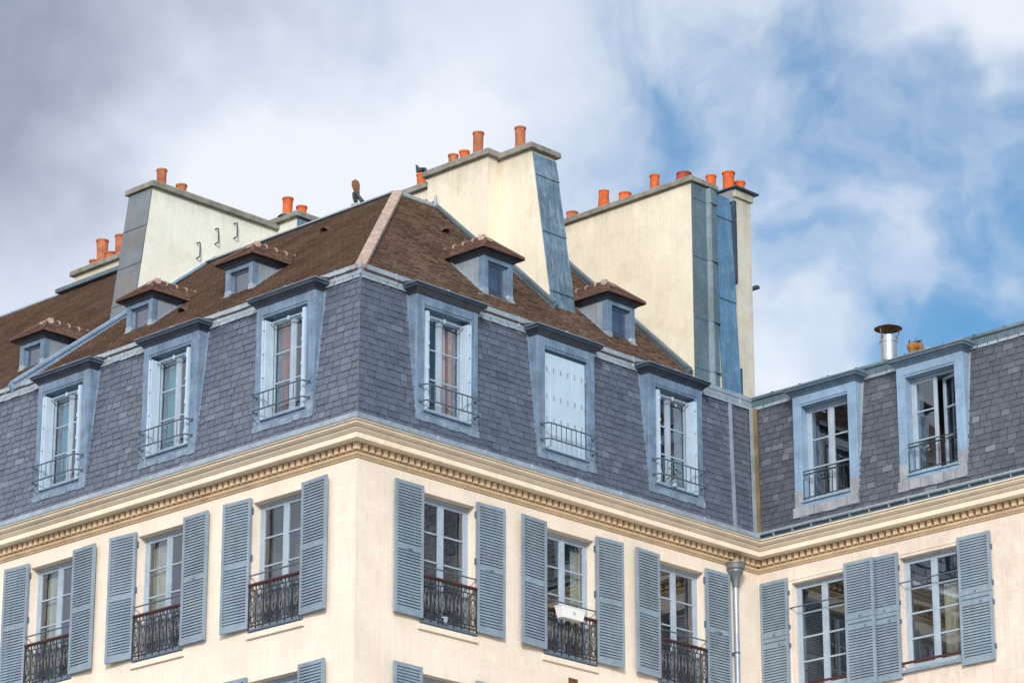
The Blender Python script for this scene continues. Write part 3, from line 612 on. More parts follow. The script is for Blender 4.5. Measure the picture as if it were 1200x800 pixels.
# ------------------------------------------------------------------ lucarnes: small tiled dormers on the upper roof
def lucarne(sl, zf, dep0):
    """local: front at y=0, roof slope rises sl per metre behind it; z=0 where the front meets the tiles"""
    hw = .38; H = .56 if sl < .9 else .76
    b = MB()
    for s in (-1, 1): b.box(s * (hw - .115), s * hw, 0, .14, -.12, H)
    b.box(-hw + .115, hw - .115, .002, .14, H - .09, H - .001); b.box(-hw + .115, hw - .115, .002, .14, -.1, .02)
    o = b.build('lucarne', 'casing', BLD, bevel=.004)
    ck = MB(); back = H / sl + .12
    for s in (-1, 1): ck.prism([(.12, -.06), (.12, H), (back, H + .02)], s * (hw - .03), s * (hw - .004), 'x')
    ck.build('cheek', 'zinc', o)
    sk = MB(); sk.hexa([(-hw - .22, -.10, -.10), (hw + .02, -.10, -.10), (hw + .02, .02, -.02), (-hw - .22, .02, -.02), (-hw - .22, -.10, -.085), (hw + .02, -.10, -.085), (hw + .02, .02, .0), (-hw - .22, .02, .0)])
    for s in (-1, 1): sk.prism([(.0, -.01), (.0, .04), (back, sl * back + .04), (back, sl * back - .01)], s * (hw + .001), s * (hw + .05), 'x'); sk.box(s * (hw - .117), s * (hw + .004), -.004, .1, -.02, .13)
    sk.build('flashing', 'zinc', o)
    so = MB()   # moulded soffit
    for (o0, z0), (o1, z1) in zip([(0, H - .005), (.03, H), (.035, H + .03), (.08, H + .06), (.10, H + .062), (.10, H + .09)], [(.03, H), (.035, H + .03), (.08, H + .06), (.10, H + .062), (.10, H + .09), (0, H + .09)]):
        A = lambda q, z: [(-hw - q, back + .15, z), (-hw - q, -q, z), (hw + q, -q, z), (hw + q, back + .15, z)]
        p, q = A(o0, z0), A(o1, z1)
        for k in range(3): so.face([p[k], p[k + 1], q[k + 1], q[k]])
    so.build('eaves', 'hood', o, recalc=False)
    # hipped roof of small tiles
    e = hw + .15; z0 = H + .09; rh = .42; yr = .38; r = MB(); yb = (z0 + rh) / sl + .05; ye = z0 / sl + .05
    r.face([(-e, -.15, z0 + .002), (e, -.15, z0 + .002), (e, ye, z0 + .002), (-e, ye, z0 + .002)], .02)
    ln = math.hypot(e, rh)
    for s in (-1, 1):
        P = lambda u, v, s=s: (s * (e - v * e), u, z0 + v * rh); n_ = Vector((s * rh, 0, e)).normalized()
        bd = lambda v: (-.15 + v * (yr + .15), ye + (yb - ye) * v)
        r.face([P(bd(0)[0], 0), P(bd(0)[1], 0), P(bd(1)[1], 1), P(bd(1)[0], 1)], .02)
        rows(r, P, n_, -.03, .97, bd, [], .075 / ln, .12, th=.006, lift=.009, jit=.005, gap=.006)
    P = lambda u, v: (u, -.15 + v * (yr + .15), z0 + v * rh); n_ = Vector((0, -rh, yr + .15)).normalized(); bd = lambda v: (-e * (1 - v), e * (1 - v))
    r.face([P(-e, 0), P(e, 0), P(0, 1)], .02); rows(r, P, n_, -.04, .9, bd, [], .075 / math.hypot(rh, yr + .15), .12, th=.006, lift=.009, jit=.005, gap=.006)
    r.build('lucarne_roof', 'tile_red', o, recalc=False)
    rg = MB(); rt_ = MB()
    n = 4
    for i in range(n):
        a = yr + (yb - yr) * i / n; c = yr + (yb - yr) * (i + 1) / n
        rt_.tube([(0, a, z0 + rh - .005), (0, c + .02, z0 + rh - .005)], [.062, .062], 10); rg.tube([(0, c - .04, z0 + rh - .005), (0, c + .0, z0 + rh - .005)], [.075, .075], 10)
    rg.tube([(0, yr - .01, z0 + rh), (0, yr + .05, z0 + rh)], .078, 10)
    for s in (-1, 1): rt_.tube([(0, yr - .05, z0 + rh - .02), (s * e, -.15, z0 + .015)], [.045, .03], 6)
    rg.hexa([(-.085, yr - .16, z0 + rh - .10), (.085, yr - .16, z0 + rh - .10), (.09, yr + .06, z0 + rh - .04), (-.09, yr + .06, z0 + rh - .04), (-.06, yr - .18, z0 + rh - .05), (.06, yr - .18, z0 + rh - .05), (.065, yr + .06, z0 + rh + .075), (-.065, yr + .06, z0 + rh + .075)])
    rg.build('ridge_collars', 'mortar', o, smooth=True); rt_.build('ridge_tiles', 'pot_dark' if False else 'tile_red', o, smooth=True)
    f = MB(); a = hw - .115
    f.box(-a, -a + .04, .075, .12, .02, H - .091); f.box(a - .04, a, .075, .12, .02, H - .091); f.box(-a + .04, a - .04, .077, .118, H - .13, H - .092); f.box(-a + .04, a - .04, .077, .118, .021, .06)
    f.build('window_frame', 'casing', o)
    p = MB(); p.box(-a + .038, a - .038, .095, .1, .055, H - .125); p.build('pane', 'glass_dull', o)
    p = MB(); p.face([(-a, .3, -.1), (a, .3, -.1), (a, .3, H), (-a, .3, H)]); p.build('blind', 'pale_cloth', o, recalc=False)
    return o
la = lucarne(SL_, 0, 0); la.location = W(LUL[0], 1.5, 4.50, bB)
for x in LUL[1:]: c = copy_tree(la, BLD); c.location = W(x, 1.5, 4.50, bB)
lb = lucarne(SR_, 0, 0); lb.location = W(-1.0, LUR[0], 4.20, bB); lb.rotation_euler.z = math.pi / 2
c = copy_tree(lb, BLD); c.location = W(-1.06, LUR[1], 4.24, bB); c.rotation_euler.z = math.pi / 2

# ------------------------------------------------------------------ chimneys
def cap(mb, x0, x1, y0, y1, z0, ov=.09, h=.15):
    mb.hexa([(x0 - ov, y0 - ov, z0), (x1 + ov, y0 - ov, z0), (x1 + ov, y1 + ov, z0), (x0 - ov, y1 + ov, z0),
             (x0 - ov + .01, y0 - ov + .01, z0 + h * .75), (x1 + ov - .01, y0 - ov + .01, z0 + h * .75), (x1 + ov - .01, y1 + ov - .01, z0 + h * .75), (x0 - ov + .01, y1 + ov - .01, z0 + h * .75)])
    x0 += .02; y0 += .02; x1 -= .02; y1 -= .02
    mb.hexa([(x0 - ov, y0 - ov, z0 + h * .75 + .001), (x1 + ov, y0 - ov, z0 + h * .75 + .001), (x1 + ov, y1 + ov, z0 + h * .75 + .001), (x0 - ov, y1 + ov, z0 + h * .75 + .001),
             (x0, y0, z0 + h + .03), (x1, y0, z0 + h + .03), (x1, y1, z0 + h + .03), (x0, y1, z0 + h + .03)])
def pot(st, x, y, z, h, r=.098, m='pot', flare=False):
    b = MB()
    pr = [(r * .93, -.05), (r * .95, h * .5), (r * .98, h - .05), (r * 1.1, h - .045), (r * 1.1, h - .005), (r * .95, h), (r * .8, h - .01), (r * .78, h - .15)]
    if flare: pr = [(r * 1.3, -.05), (r * 1.1, h * .5), (r, h - .04), (r * 1.08, h - .035), (r * 1.08, h - .003), (r * .95, h), (r * .8, h - .01), (r * .78, h - .1)]
    b.lathe((x, y, z), pr, 18); lx, ly = random.uniform(-.04, .04), random.uniform(-.04, .04)
    b.v = [(vx + lx * (vz - z), vy + ly * (vz - z), vz) for vx, vy, vz in b.v]
    if m == 'pot' and random.random() < .45: m = 'pot_b'
    o = b.build('chimney_pot', m, st, smooth=True)
    k = MB(); k.lathe((x, y, z - .03), [(r * 1.9, 0), (r * 1.5, .05), (r * 1.05, .075)], 14); k.lathe((x + lx * h, y + ly * h, z + h - .07), [(r * .79, 0), (r * .79, .071), (r * .9, .073), (r * .9, .0715)], 14); k.build('pot_bedding', 'concrete', st, smooth=True)
    return o
def stack(mb, m, parent=BLD, loc=OB): return mb.build('chimney_stack', m, parent, loc)
# left, white stack with a zinc end
b = MB(); b.prism([(2.98, 5.2), (3.42, 8.53), (6.9, 8.53), (6.9, 5.2)], -10.48, -9.78, 'x')
b.box(-10.6, -9.16, 6.78, 7.5, 5.2, 8.66)
sL = stack(b, 'render_white'); sL['label'] = 'long white chimney stack at the left with climbing rungs'
for a_ in ((-10.48, -9.78, 3.42, 6.7, 8.535), (-10.6, -9.16, 6.78, 7.5, 8.665)): b = MB(); cap(b, *a_); b.build('chimney_cap', 'concrete', sL, bevel=.01)
b = MB()
def endsheet(mb, x0, x1, ya, za, yb, zb, n, th=.03, axis='y'):
    for i in range(n):
        t0, t1 = i / n, (i + 1) / n
        A = lambda t, d: (ya + (yb - ya) * t - d, za + (zb - za) * t)
        (p, q), (r, s) = A(t0, th), A(t1, th + .008); q -= .0; s -= .0
        if axis == 'y': mb.hexa([(x0, p, q), (x1, p, q), (x1, p + th - .002, q), (x0, p + th - .002, q), (x0, r + .008, s), (x1, r + .008, s), (x1, r + th - .002, s), (x0, r + th - .002, s)]); mb.box(x0 - .003, x1 + .003, p - .012, p + .01, q, q + .025)
        else: mb.hexa([(-p, x0, q), (-p, x1, q), (-p - th + .002, x1, q), (-p - th + .002, x0, q), (-r - .008, x0, s), (-r - .008, x1, s), (-r - th + .002, x1, s), (-r - th + .002, x0, s)]); mb.box(-p - .01, -p + .012, x0 - .003, x1 + .003, q, q + .025)
endsheet(b, -10.49, -9.775, 2.98, 5.2, 3.42, 8.52, 4); b.build('end_flashing', 'zinc_grey', sL)
b = MB(); b.box(-9.159, -9.14, 6.78, 7.5, 6.5, 8.655); b.tube([(-9.1, 7.3, 7.2), (-9.1, 7.3, 8.6)], .03, 6); b.build('end_flashing', 'zinc_blue', sL)
for y, z_ in ((4.62, 7.66), (5.1, 8.1), (5.6, 8.36)):
    b = MB(); b.tube([(-9.79, y, z_), (-9.68, y, z_ - .01), (-9.67, y, z_ - .05), (-9.67, y, z_ - .28), (-9.68, y, z_ - .32), (-9.79, y, z_ - .33)], .014, 6); b.build('rung', 'iron', sL)
pot(sL, -10.13, 3.92, 8.69, .47, .105); pot(sL, -10.13, 4.46, 8.69, .30, .11)
pot(sL, -9.55, 6.86, 8.82, .40, .11); pot(sL, -9.55, 7.26, 8.82, .32, .11)
# far left low stack behind the ridge
b = MB(); b.box(-17.55, -14.8, 7.6, 8.3, 7.5, 9.72); sF = stack(b, 'render_cream'); sF['label'] = 'low cream chimney stack rising behind the far left ridge'
b = MB(); cap(b, -17.55, -14.8, 7.6, 8.3, 9.725); b.build('chimney_cap', 'concrete', sF, bevel=.01)
for x, h, r in ((-17.3, .26, .11), (-17.0, .68, .135), (-16.72, .3, .13), (-16.38, .62, .125), (-16.1, .4, .12)): pot(sF, x, 7.95, 9.88, h, r)
b = MB(); bar(b, (-17.75, 7.35, 9.28), (-12, 7.35, 9.28), .25, .09); b.build('ridge_flashing', 'zinc_dark', BLD, OB)
# centre stack
b = MB(); b.box(-4.58, -2.93, 6.08, 6.75, 5, 8.05); b.prism([(-3.3, 3.6), (-3.3, 8.02), (-2.06, 8.02), (-1.40, 3.6)], 6.38, 7.04); b.box(-6.4, -4.59, 6.14, 6.7, 6, 7.86)
sC = stack(b, 'render_cream'); sC['label'] = 'tall cream chimney stack in the centre with a blue zinc end'
for a_ in ((-4.58, -2.93, 6.08, 6.75, 8.055), (-2.8, -2.06, 6.38, 7.04, 8.026, .095, .147), (-6.4, -4.7, 6.14, 6.7, 7.865)): b = MB(); cap(b, *a_); b.build('chimney_cap', 'concrete', sC, bevel=.01)
b = MB(); endsheet(b, 6.40, 7.03, 1.43, 4.0, 2.06, 7.93, 4, axis='x'); b.box(-1.52, -1.33, 6.37, 7.06, 3.9, 4.35)
b = MB()
n = 4; zs = [4.30, 5.05, 6.3, 7.5, 7.95]; X = lambda z_: -1.40 - (z_ - 3.6) * .66 / 4.42
for z0, z1 in zip(zs, zs[1:]):
    b.hexa([(X(z0) - .02, 6.40, z0), (X(z0) + .035, 6.40, z0), (X(z0) + .035, 7.045, z0), (X(z0) - .02, 7.045, z0), (X(z1) - .02, 6.40, z1 - .002), (X(z1) + .022, 6.40, z1 - .002), (X(z1) + .022, 7.045, z1 - .002), (X(z1) - .02, 7.045, z1 - .002)])
    b.box(X(z0), X(z0) + .045, 6.398, 7.047, z0 - .012, z0 + .012)
b.hexa([(X(3.9) + .06, 6.36, 4.02), (X(3.9) + .14, 6.36, 4.0), (X(3.9) + .14, 7.08, 4.0), (X(3.9) + .06, 7.08, 4.02), (X(4.2) - .1, 6.37, 4.32), (X(4.2) + .05, 6.37, 4.32), (X(4.2) + .05, 7.07, 4.32), (X(4.2) - .1, 7.07, 4.32)])
b.build('end_flashing', 'zinc_blue', sC)
pot(sC, -4.2, 6.4, 8.23, .30); pot(sC, -3.87, 6.4, 8.23, .28); pot(sC, -3.52, 6.4, 8.23, .58, .105); pot(sC, -2.66, 6.7, 8.19, .56, .105)
pot(sC, -5.1, 6.42, 8.02, .36)
b = MB(); b.tube([(-5.1, 6.42, 8.35), (-5.1, 6.42, 8.44)], .02, 6); b.hexa([(-5.2, 6.36, 8.42), (-5.02, 6.38, 8.44), (-5.03, 6.46, 8.44), (-5.19, 6.48, 8.42), (-5.26, 6.4, 8.62), (-5.16, 6.38, 8.52), (-5.16, 6.45, 8.52), (-5.25, 6.44, 8.62)]); b.tube([(-5.12, 6.42, 8.5), (-5.0, 6.42, 8.46), (-4.98, 6.42, 8.40)], .03, 6)
b.build('cowl', 'iron', sC)
# right-hand stack, three joined flues
b = MB(); b.box(-7.0, -.55, 9.3, 9.96, 3.3, 7.77)
sR = stack(b, 'render_cream'); sR['label'] = 'wide cream chimney stack at the right with dark zinc end panels'
b = MB(); cap(b, -7.0, -.55, 9.3, 9.96, 7.775, .08, .13); b.build('chimney_cap', 'concrete', sR, bevel=.01)
b = MB()
zs = [3.5, 3.98, 5.0, 6.25, 7.45, 7.76]
for z0, z1 in zip(zs, zs[1:]):
    b.box(-.549, -.525, 9.295, 9.70, z0, z1 - .003); b.box(-.549, -.54, 9.70, 9.97, z0, z1 - .003)
    b.hexa([(-.545, 9.72, z0), (-.45, 9.78, z0), (-.47, 9.97, z0), (-.545, 9.98, z0), (-.545, 9.72, z1 - .004), (-.47, 9.78, z1 - .004), (-.49, 9.97, z1 - .004), (-.545, 9.98, z1 - .004)])
    b.box(-.53, -.515, 9.293, 9.70, z0 - .012, z0 + .01); b.box(-.5, -.44, 9.775, 9.972, z0 - .012, z0 + .01)
b.tube([(-.46, 9.80, 3.5), (-.475, 9.80, 7.6)], .018, 6); b.build('end_flashing', 'zinc_dark', sR)
for x, h, r, fl in ((-4.0, .24, .115, True), (-3.15, .46, .10, True), (-2.56, .25, .12, True), (-1.77, .42, .095, False)): pot(sR, x, 9.62, 7.93, h, r, flare=fl)
pot(sR, -1.02, 9.62, 7.93, .25, .14, 'pot_dark', True)
b = MB(); b.prism([(-2, 3.3), (-2, 7.7), (-.60, 7.7), (-.42, 3.3)], 10.0, 10.48)
s2 = stack(b, 'render_cream'); s2['label'] = 'bright blue zinc clad flue next to the wide stack'
b = MB(); zs = [3.45, 5.55, 7.28, 7.72]; X = lambda z_: -.42 - (z_ - 3.3) * .18 / 4.4
for z0, z1 in zip(zs, zs[1:]):
    b.hexa([(X(z0) - .02, 9.99, z0), (X(z0) + .05, 9.99, z0), (X(z0) + .05, 10.49, z0), (X(z0) - .02, 10.49, z0), (X(z1) - .02, 9.99, z1 - .003), (X(z1) + .03, 9.99, z1 - .003), (X(z1) + .03, 10.49, z1 - .003), (X(z1) - .02, 10.49, z1 - .003)])
b.box(-2.0, X(7.72) + .03, 9.985, 10.5, 7.72, 7.76); b.build('end_flashing', 'zinc_bright', s2)
b = MB(); b.box(X(6) - .02, X(6) + .07, 10.49, 10.55, 6.0, 7.7); b.box(X(4) - .02, X(4) + .06, 10.49, 10.53, 3.5, 4.2); b.build('edge_flashing', 'hood', s2)
pot(s2, -.80, 10.2, 7.76, .48, .10); 
b = MB(); b.box(-2.4, -.50, 10.56, 11.03, 3.3, 7.95)
s3 = stack(b, 'render_grey'); s3['label'] = 'slim pale stack with a thin slate cap at the right end'
b = MB(); b.box(-2.44, -.45, 10.52, 11.07, 7.80, 7.96); b.build('band', 'render_grey', s3, bevel=.008)
b = MB(); b.box(-2.5, -.38, 10.46, 11.16, 7.965, 8.0); b.box(-.60, -.40, 11.04, 11.13, 6.0, 6.06); b.build('chimney_cap', 'hood', s3)
b = MB(); b.hexa([(-1.0, 10.50, 7.70), (-.52, 10.50, 7.70), (-.52, 10.555, 7.70), (-1.0, 10.555, 7.70), (-1.0, 10.50, 7.95), (-.52, 10.50, 7.95), (-.52, 10.555, 7.95), (-1.0, 10.555, 7.95)]); b.build('side_flashing', 'zinc', s3)
pot(s3, -.80, 10.72, 8.0, .46, .12); pot(s3, -.72, 10.97, 8.0, .30, .105)
# rusty cowl behind the ridge
b = MB(); b.tube([(-7.05, 6.5, 7.0), (-7.05, 6.5, 8.28)], .12, 12); ck = b.build('flue', 'render_grey', BLD, OB, smooth=True)
b = MB()
cc = Vector((-7.05, 6.5, 8.28))
rx = Vector((.72, .69, 0)); bk = Vector((-.69, .72, 0))
def cp(a, z, d=0): return cc + rx * a + Vector((0, 0, z)) + bk * d
for k in range(10):       # leaning spoon-shaped draught plate, curved like half a drum
    a0 = math.pi * k / 10; a1 = math.pi * (k + 1) / 10
    for z0, z1, r0, r1, s0, s1 in ((.10, .30, .05, .06, .01, -.01), (.30, .42, .06, .085, -.01, -.03), (.42, .50, .085, .075, -.03, -.04), (.50, .555, .075, .01, -.04, -.04)):
        b.face([cp(s0 - math.cos(a0) * r0, z0, -math.sin(a0) * r0), cp(s0 - math.cos(a1) * r0, z0, -math.sin(a1) * r0), cp(s1 - math.cos(a1) * r1, z1, -math.sin(a1) * r1), cp(s1 - math.cos(a0) * r1, z1, -math.sin(a0) * r1)])
el_ = MB(); el_.tube([cp(-.05, .26, -.02), cp(-.04, .16, -.02), cp(-.02, .05, 0)], [.05, .055, .04], 8); el_.tube([cp(-.02, .24, -.10), cp(.05, .12, -.13), cp(.12, .0, -.15)], [.03, .035, .05], 10); el_.build('elbow', 'iron', BLD, OB, smooth=True)
ob = b.build('cowl', 'rust', ck, smooth=False, recalc=False); md = ob.modifiers.new('solid', 'SOLIDIFY'); md.thickness = .015
# wing: steel flue with a conical rain cap, ochre pot with wire guard, small dark cowl
fx, fy = 2.36, D + 1.2
b = MB(); b.lathe((fx, fy, 3.4), [(.165, 0), (.165, .92), (.178, .925), (.178, .955), (.165, .96), (.165, 1.05), (.15, 1.05)], 24); fl = b.build('metal_flue', M['steel'], WNG, OW, smooth=True)
b = MB(); b.lathe((fx, fy, 4.60), [(.265, 0), (.27, .005), (.06, .09), (.02, .105)], 28)
for k in range(3): a = math.radians(25 + 120 * k); b.tube([(fx + .165 * math.cos(a), fy + .165 * math.sin(a), 4.38), (fx + .235 * math.cos(a), fy + .235 * math.sin(a), 4.61)], .011, 5)
b.build('rain_cap', 'rust', fl, smooth=True)
b = MB(); b.lathe((2.98, fy, 3.5), [(.12, 0), (.13, .54), (.155, .57), (.155, .64), (.12, .65), (.1, .5)], 18); po = b.build('chimney_pot', 'pot_yellow', WNG, OW, smooth=True)
b = MB()
for k in range(6): a = k * math.pi / 3; b.tube([(2.98 + .12 * math.cos(a), fy + .12 * math.sin(a), 4.10), (2.98 + .13 * math.cos(a + .3), fy + .13 * math.sin(a + .3), 4.22)], .013, 4)
b.tube(ring(2.98, fy, 4.19, .13, .01, 12), .014, 4, True); b.build('wire_guard', 'iron', po)
b = MB(); b.lathe((2.67, fy + .1, 3.5), [(.09, 0), (.09, .42), (.16, .43), (.1, .5), (.02, .56)], 12); b.build('cowl', 'iron', WNG, OW, smooth=True)

# ------------------------------------------------------------------ rainwater pipe, wall grille
b = MB(); yp = 9.57; b.tube([(.12, yp, -.42), (.12, yp, BASE + .2)], .052, 12); dp = b.build('drainpipe', 'zinc', BLD, OB, smooth=True)
b = MB(); b.lathe((.13, yp, -.44), [(.055, 0), (.065, .05), (.07, .12), (.09, .17), (.12, .27), (.14, .29), (.14, .33), (.17, .35), (.18, .43), (.195, .44), (.195, .47), (.17, .47), (.16, .38)], 20); b.build('hopper', 'zinc_grey', dp, smooth=True)
b = MB(); 
for zz in (-1.7, -4, -6, -8): b.lathe((.12, yp, zz), [(.06, 0), (.06, .04)], 12); b.box(.0, .08, yp - .03, yp + .03, zz, zz + .04)
b.build('pipe_bracket', 'zinc_dark', dp)
b = MB(); b.box(.001, .012, 5.13, 5.36, -3.05, -2.88)
for k in range(5): b.box(.012, .02, 5.14, 5.35, -3.04 + k * .033, -3.025 + k * .033)
b.build('air_grille', 'rust', BLD, OB)

# ------------------------------------------------------------------ loose things
b = MB(); P8 = lambda hx, hy, z_: [(-hx, -hy, z_), (hx, -hy, z_), (hx, hy, z_), (-hx, hy, z_)]
fb = empty('flower_box', 'white plastic flower box hung on the railing of the window above the wall grille', 'flower box', (.24, 4.93, -1.93))
fb.rotation_euler.z = math.pi / 2
b.hexa(P8(.26, .07, 0) + P8(.30, .095, .20)); b.box(-.31, .31, -.105, .105, .195, .215); b.build('trough', 'white', fb, bevel=.008)
b = MB(); b.lathe((0, -.098, .10), [(.02, 0), (.02, .03)], 10); b.build('emblem', 'frame', fb)
b = MB(); b.tube([(-.2, .095, .19), (-.2, .15, .20), (-.2, .17, .12)], .008, 5); b.tube([(.2, .095, .19), (.2, .15, .20), (.2, .17, .12)], .008, 5); b.build('hook', 'iron', fb)
def plant(loc, label, h=.3, n=26, m='leaf'):
    e = empty('potted_plant', label, 'plant', loc)
    b = MB(); b.lathe((0, 0, 0), [(.05, 0), (.07, .11), (.075, .12), (.06, .12)], 12); b.build('pot', 'frame', e, smooth=True)
    b = MB()
    for i in range(n):
        a = random.uniform(0, 6.28); r = random.uniform(.02, .11); z_ = random.uniform(.12, h); c = Vector((r * math.cos(a), r * math.sin(a), z_)); d = Vector((math.cos(a), math.sin(a), random.uniform(-.2, .8))) * .06; s = Vector((-math.sin(a), math.cos(a), 0)) * .025
        b.face([c - s * .2, c + d * .5 - s, c + d, c + d * .5 + s])
    b.build('foliage', m, e, recalc=False)
plant((.02, 2.05, -2.5), 'green potted plant behind the iron railing of the window just right of the corner', .28)
plant((.0, 8.02, 1.2), 'small potted plant on the sill of the dormer beside the right chimneys', .36)
def curtain(Q, u0, u1, z0, z1, y, m, label, folds=6):
    b = MB(); n = 40
    for i in range(n):
        f = lambda t: y + .03 * math.sin(t * folds * 6.283) + .012 * math.sin(t * folds * 15)
        a, c = i / n, (i + 1) / n; ua, uc = u0 + (u1 - u0) * a, u0 + (u1 - u0) * c
        b.face([Q(ua, f(a), z0), Q(uc, f(c), z0), Q(uc, f(c) * .3 + y * .7, z1), Q(ua, f(a) * .3 + y * .7, z1)])
    o = b.build('curtain', m, None, smooth=True, recalc=False); s = o.modifiers.new('solid', 'SOLIDIFY'); s.thickness = .006
    tag(o, label, 'curtain', 'curtains hanging behind the windows')
c0 = dormL[0]; curtain(QL, c0 - .37, c0 - .13, 1.2, 3.05, .33, 'terracotta_cloth', 'dark terracotta curtain behind the dormer left of the building corner', 4)
curtain(QL, dormL[1] - .36, dormL[1] - .02, 1.2, 3.05, .33, 'teal_cloth', 'teal curtain behind the middle dormer of the left facade', 4)
curtain(QL, dormL[2] - .34, dormL[2] - .04, 1.2, 3.05, .33, 'teal_cloth', 'teal curtain behind the leftmost slate dormer', 4)
curtain(QR, dormR[0] + .0, dormR[0] + .22, 1.2, 3.05, .33, 'pink_cloth', 'pale pink curtain behind the dormer just right of the building corner', 3)
curtain(QR, dormR[0] + .24, dormR[0] + .42, 1.2, 3.05, .36, 'brown_cloth', 'reddish brown curtain beside the pink one behind the dormer right of the corner', 3)
curtain(QL, LC[1] - .55, LC[1] - .2, -2.5, -.3, .30, 'ivory_cloth', 'ivory curtain in the middle shuttered window of the left facade', 5)
curtain(QL, LC[2] - .5, LC[2] - .05, -2.5, -.3, .30, 'ivory_cloth', 'ivory curtain in the leftmost shuttered window', 6)
curtain(QR, RC[1] + .35, RC[1] + .6, -2.5, -.3, .30, 'ivory_cloth', 'ivory curtain behind the window with the white flower box', 4)
curtain(QW, WC[1] + .1, WC[1] + .42, -2.45, -.9, .28, 'ivory_cloth', 'yellowish curtain in the rightmost shuttered window', 6)

# ------------------------------------------------------------------ sky, sun, camera
CAM = Vector((38.405, -36.0315, -16.2564)); YAW, PIT, F = .7682, .3346, 3869.
fwd = Vector((-math.sin(YAW) * math.cos(PIT), math.cos(YAW) * math.cos(PIT), math.sin(PIT))); rt = Vector((math.cos(YAW), math.sin(YAW), 0)); up = rt.cross(fwd)
cd = bpy.data.cameras.new('Camera'); cam = bpy.data.objects.new('Camera', cd); col.objects.link(cam); sc.camera = cam
cam.matrix_world = Matrix(((rt.x, up.x, -fwd.x, CAM.x), (rt.y, up.y, -fwd.y, CAM.y), (rt.z, up.z, -fwd.z, CAM.z), (0, 0, 0, 1)))
cd.sensor_width = 36; cd.lens = 36 * F / 1200; cd.clip_start = 1; cd.clip_end = 3000
sun_dir = Vector((.56, -.62, .34)).normalized()
sd = bpy.data.lights.new('Sun', 'SUN'); so = bpy.data.objects.new('Sun', sd); col.objects.link(so)
so.rotation_euler = sun_dir.to_track_quat('Z', 'Y').to_euler(); sd.energy = 2.5; sd.angle = math.radians(9); sd.color = (1, .95, .89)
el = math.asin(sun_dir.z); az = math.atan2(sun_dir.x, sun_dir.y)
wd_ = bpy.data.worlds.new('World'); sc.world = wd_; wd_.use_nodes = True; nt = wd_.node_tree; N = nt.nodes; L = nt.links; N.clear()
out = N.new('ShaderNodeOutputWorld'); bg = N.new('ShaderNodeBackground'); L.new(bg.outputs[0], out.inputs[0])
sky = N.new('ShaderNodeTexSky'); sky.sky_type = 'NISHITA'; sky.sun_disc = False; sky.sun_elevation = el; sky.sun_rotation = az
tc = N.new('ShaderNodeTexCoord'); V = tc.outputs['Generated']
def noise(scale, det, vec, rg=.55, dist=0):
    n = N.new('ShaderNodeTexNoise'); n.inputs['Scale'].default_value = scale; n.inputs['Detail'].default_value = det; n.inputs['Roughness'].default_value = rg; n.inputs['Distortion'].default_value = dist; L.new(vec, n.inputs['Vector']); return n
def math_(op, a, b=None):
    n = N.new('ShaderNodeMath'); n.operation = op
    for i, s in enumerate((a, b)):
        if s is None: continue
        if isinstance(s, (int, float)): n.inputs[i].default_value = s
        else: L.new(s, n.inputs[i])
    return n.outputs[0]
def rng(f, a, b, c=0., d=1.):
    r = N.new('ShaderNodeMapRange'); r.interpolation_type = 'SMOOTHSTEP'
    for i, v_ in ((1, a), (2, b), (3, c), (4, d)): r.inputs[i].default_value = v_
    L.new(f, r.inputs[0]); return r.outputs[0]
# warp the direction so that cloud edges are ragged
wn = noise(7, 5, V, .55); vs = N.new('ShaderNodeVectorMath'); vs.operation = 'SUBTRACT'; L.new(wn.outputs['Color'], vs.inputs[0]); vs.inputs[1].default_value = (.5, .5, .5)
vm = N.new('ShaderNodeVectorMath'); vm.operation = 'SCALE'; vm.inputs['Scale'].default_value = .16; L.new(vs.outputs[0], vm.inputs[0])
va = N.new('ShaderNodeVectorMath'); va.operation = 'ADD'; L.new(V, va.inputs[0]); L.new(vm.outputs[0], va.inputs[1]); WV = va.outputs[0]
def vdir(px, py): return (fwd + rt * ((px - 600) / F) - up * ((py - 400) / F)).normalized()
def blob(px, py, r0, r1, vec=WV):
    d = vdir(px, py); n = N.new('ShaderNodeVectorMath'); n.operation = 'DISTANCE'; L.new(vec, n.inputs[0]); n.inputs[1].default_value = d
    return rng(n.outputs['Value'], r0 / F, r1 / F, 1., 0.)
fine = noise(11, 7, WV, .52).outputs['Fac']; big = noise(3.2, 6, WV, .55).outputs['Fac']
gaps = rng(math_('ADD', math_('MULTIPLY', math_('MAXIMUM', blob(1110, 215, 100, 330), math_('MULTIPLY', blob(800, 30, 60, 480), .85)), .72), math_('MULTIPLY', math_('SUBTRACT', big, .5), .5)), .12, .55)
gaps = math_('MULTIPLY', gaps, rng(fine, .36, .68, 1., .15))
gaps2 = rng(big, .56, .70, 0., .8)            # further gaps over the rest of the sky
behind = N.new('ShaderNodeVectorMath'); behind.operation = 'DOT_PRODUCT'; L.new(V, behind.inputs[0]); behind.inputs[1].default_value = Vector((.78, .55, .3)).normalized()
gaps3 = math_('MULTIPLY', rng(behind.outputs['Value'], .55, .9), .85)
gap = math_('MAXIMUM', gaps, math_('MAXIMUM', math_('MULTIPLY', gaps2, rng(behind.outputs['Value'], -.35, .1)), gaps3))
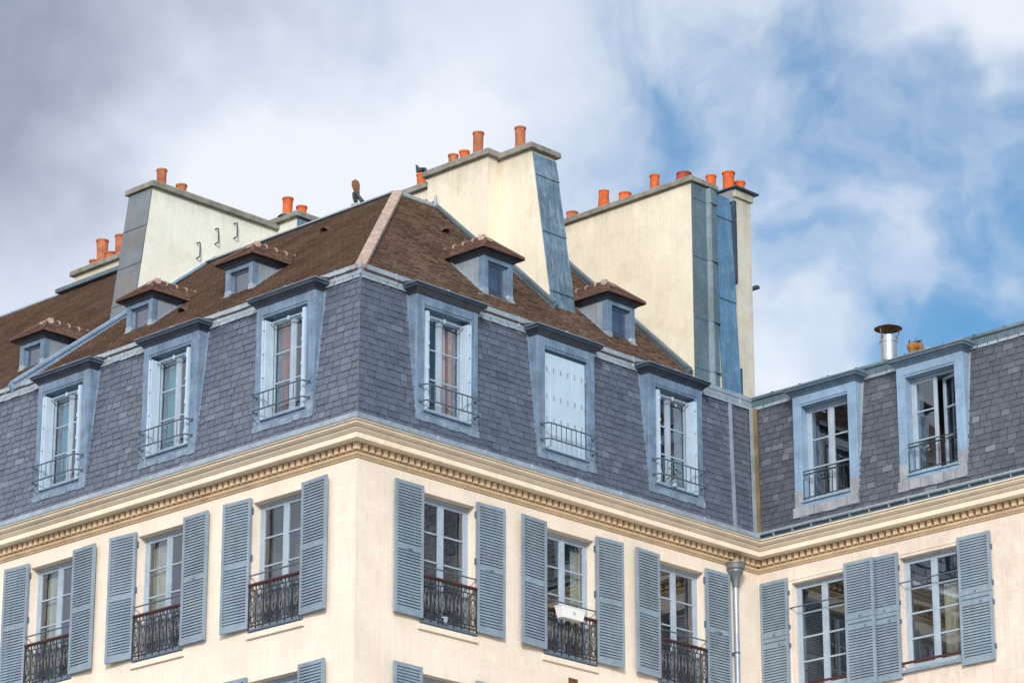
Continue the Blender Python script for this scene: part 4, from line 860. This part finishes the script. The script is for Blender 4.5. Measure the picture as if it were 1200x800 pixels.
dark = math_('SUBTRACT', math_('MAXIMUM', blob(10, 130, 40, 460), math_('MULTIPLY', blob(230, -20, 0, 330), .75)), math_('MULTIPLY', math_('MAXIMUM', blob(330, 230, 60, 300), blob(980, 330, 20, 260)), .45))
shade = math_('ADD', math_('MULTIPLY', dark, .85), math_('MULTIPLY', math_('SUBTRACT', fine, .45), .8))
cr = N.new('ShaderNodeValToRGB'); L.new(shade, cr.inputs[0]); e = cr.color_ramp
e.elements[0].position = 0; e.elements[0].color = (.74, .775, .85, 1); e.elements[1].position = .9; e.elements[1].color = (.25, .285, .39, 1)
q = e.elements.new(.35); q.color = (.56, .61, .72, 1)
sun_side = N.new('ShaderNodeVectorMath'); sun_side.operation = 'DOT_PRODUCT'; L.new(V, sun_side.inputs[0]); sun_side.inputs[1].default_value = sun_dir
boost = rng(sun_side.outputs['Value'], .1, .95, 1., 1.5)
cl = N.new('ShaderNodeVectorMath'); cl.operation = 'SCALE'; L.new(cr.outputs[0], cl.inputs[0]); L.new(boost, cl.inputs['Scale'])
CS = N.new('ShaderNodeVectorMath'); CS.operation = 'SCALE'; L.new(cl.outputs[0], CS.inputs[0]); CS.inputs['Scale'].default_value = 10.0
ss = N.new('ShaderNodeVectorMath'); ss.operation = 'SCALE'; L.new(sky.outputs[0], ss.inputs[0]); ss.inputs['Scale'].default_value = .95
mx = N.new('ShaderNodeMix'); mx.data_type = 'RGBA'; L.new(gap, mx.inputs[0]); L.new(CS.outputs[0], mx.inputs[6]); tn = N.new('ShaderNodeVectorMath'); tn.operation = 'MULTIPLY'; L.new(ss.outputs[0], tn.inputs[0]); tn.inputs[1].default_value = (.62, 1.0, 1.2); L.new(tn.outputs[0], mx.inputs[7])
L.new(mx.outputs[2], bg.inputs[0]); bg.inputs[1].default_value = .1
sc.view_settings.view_transform = 'Standard'; sc.view_settings.look = 'None'; sc.view_settings.exposure = .24; sc.view_settings.gamma = 1
sc.render.engine = 'CYCLES'; sc.cycles.max_bounces = 8; sc.cycles.transparent_max_bounces = 12
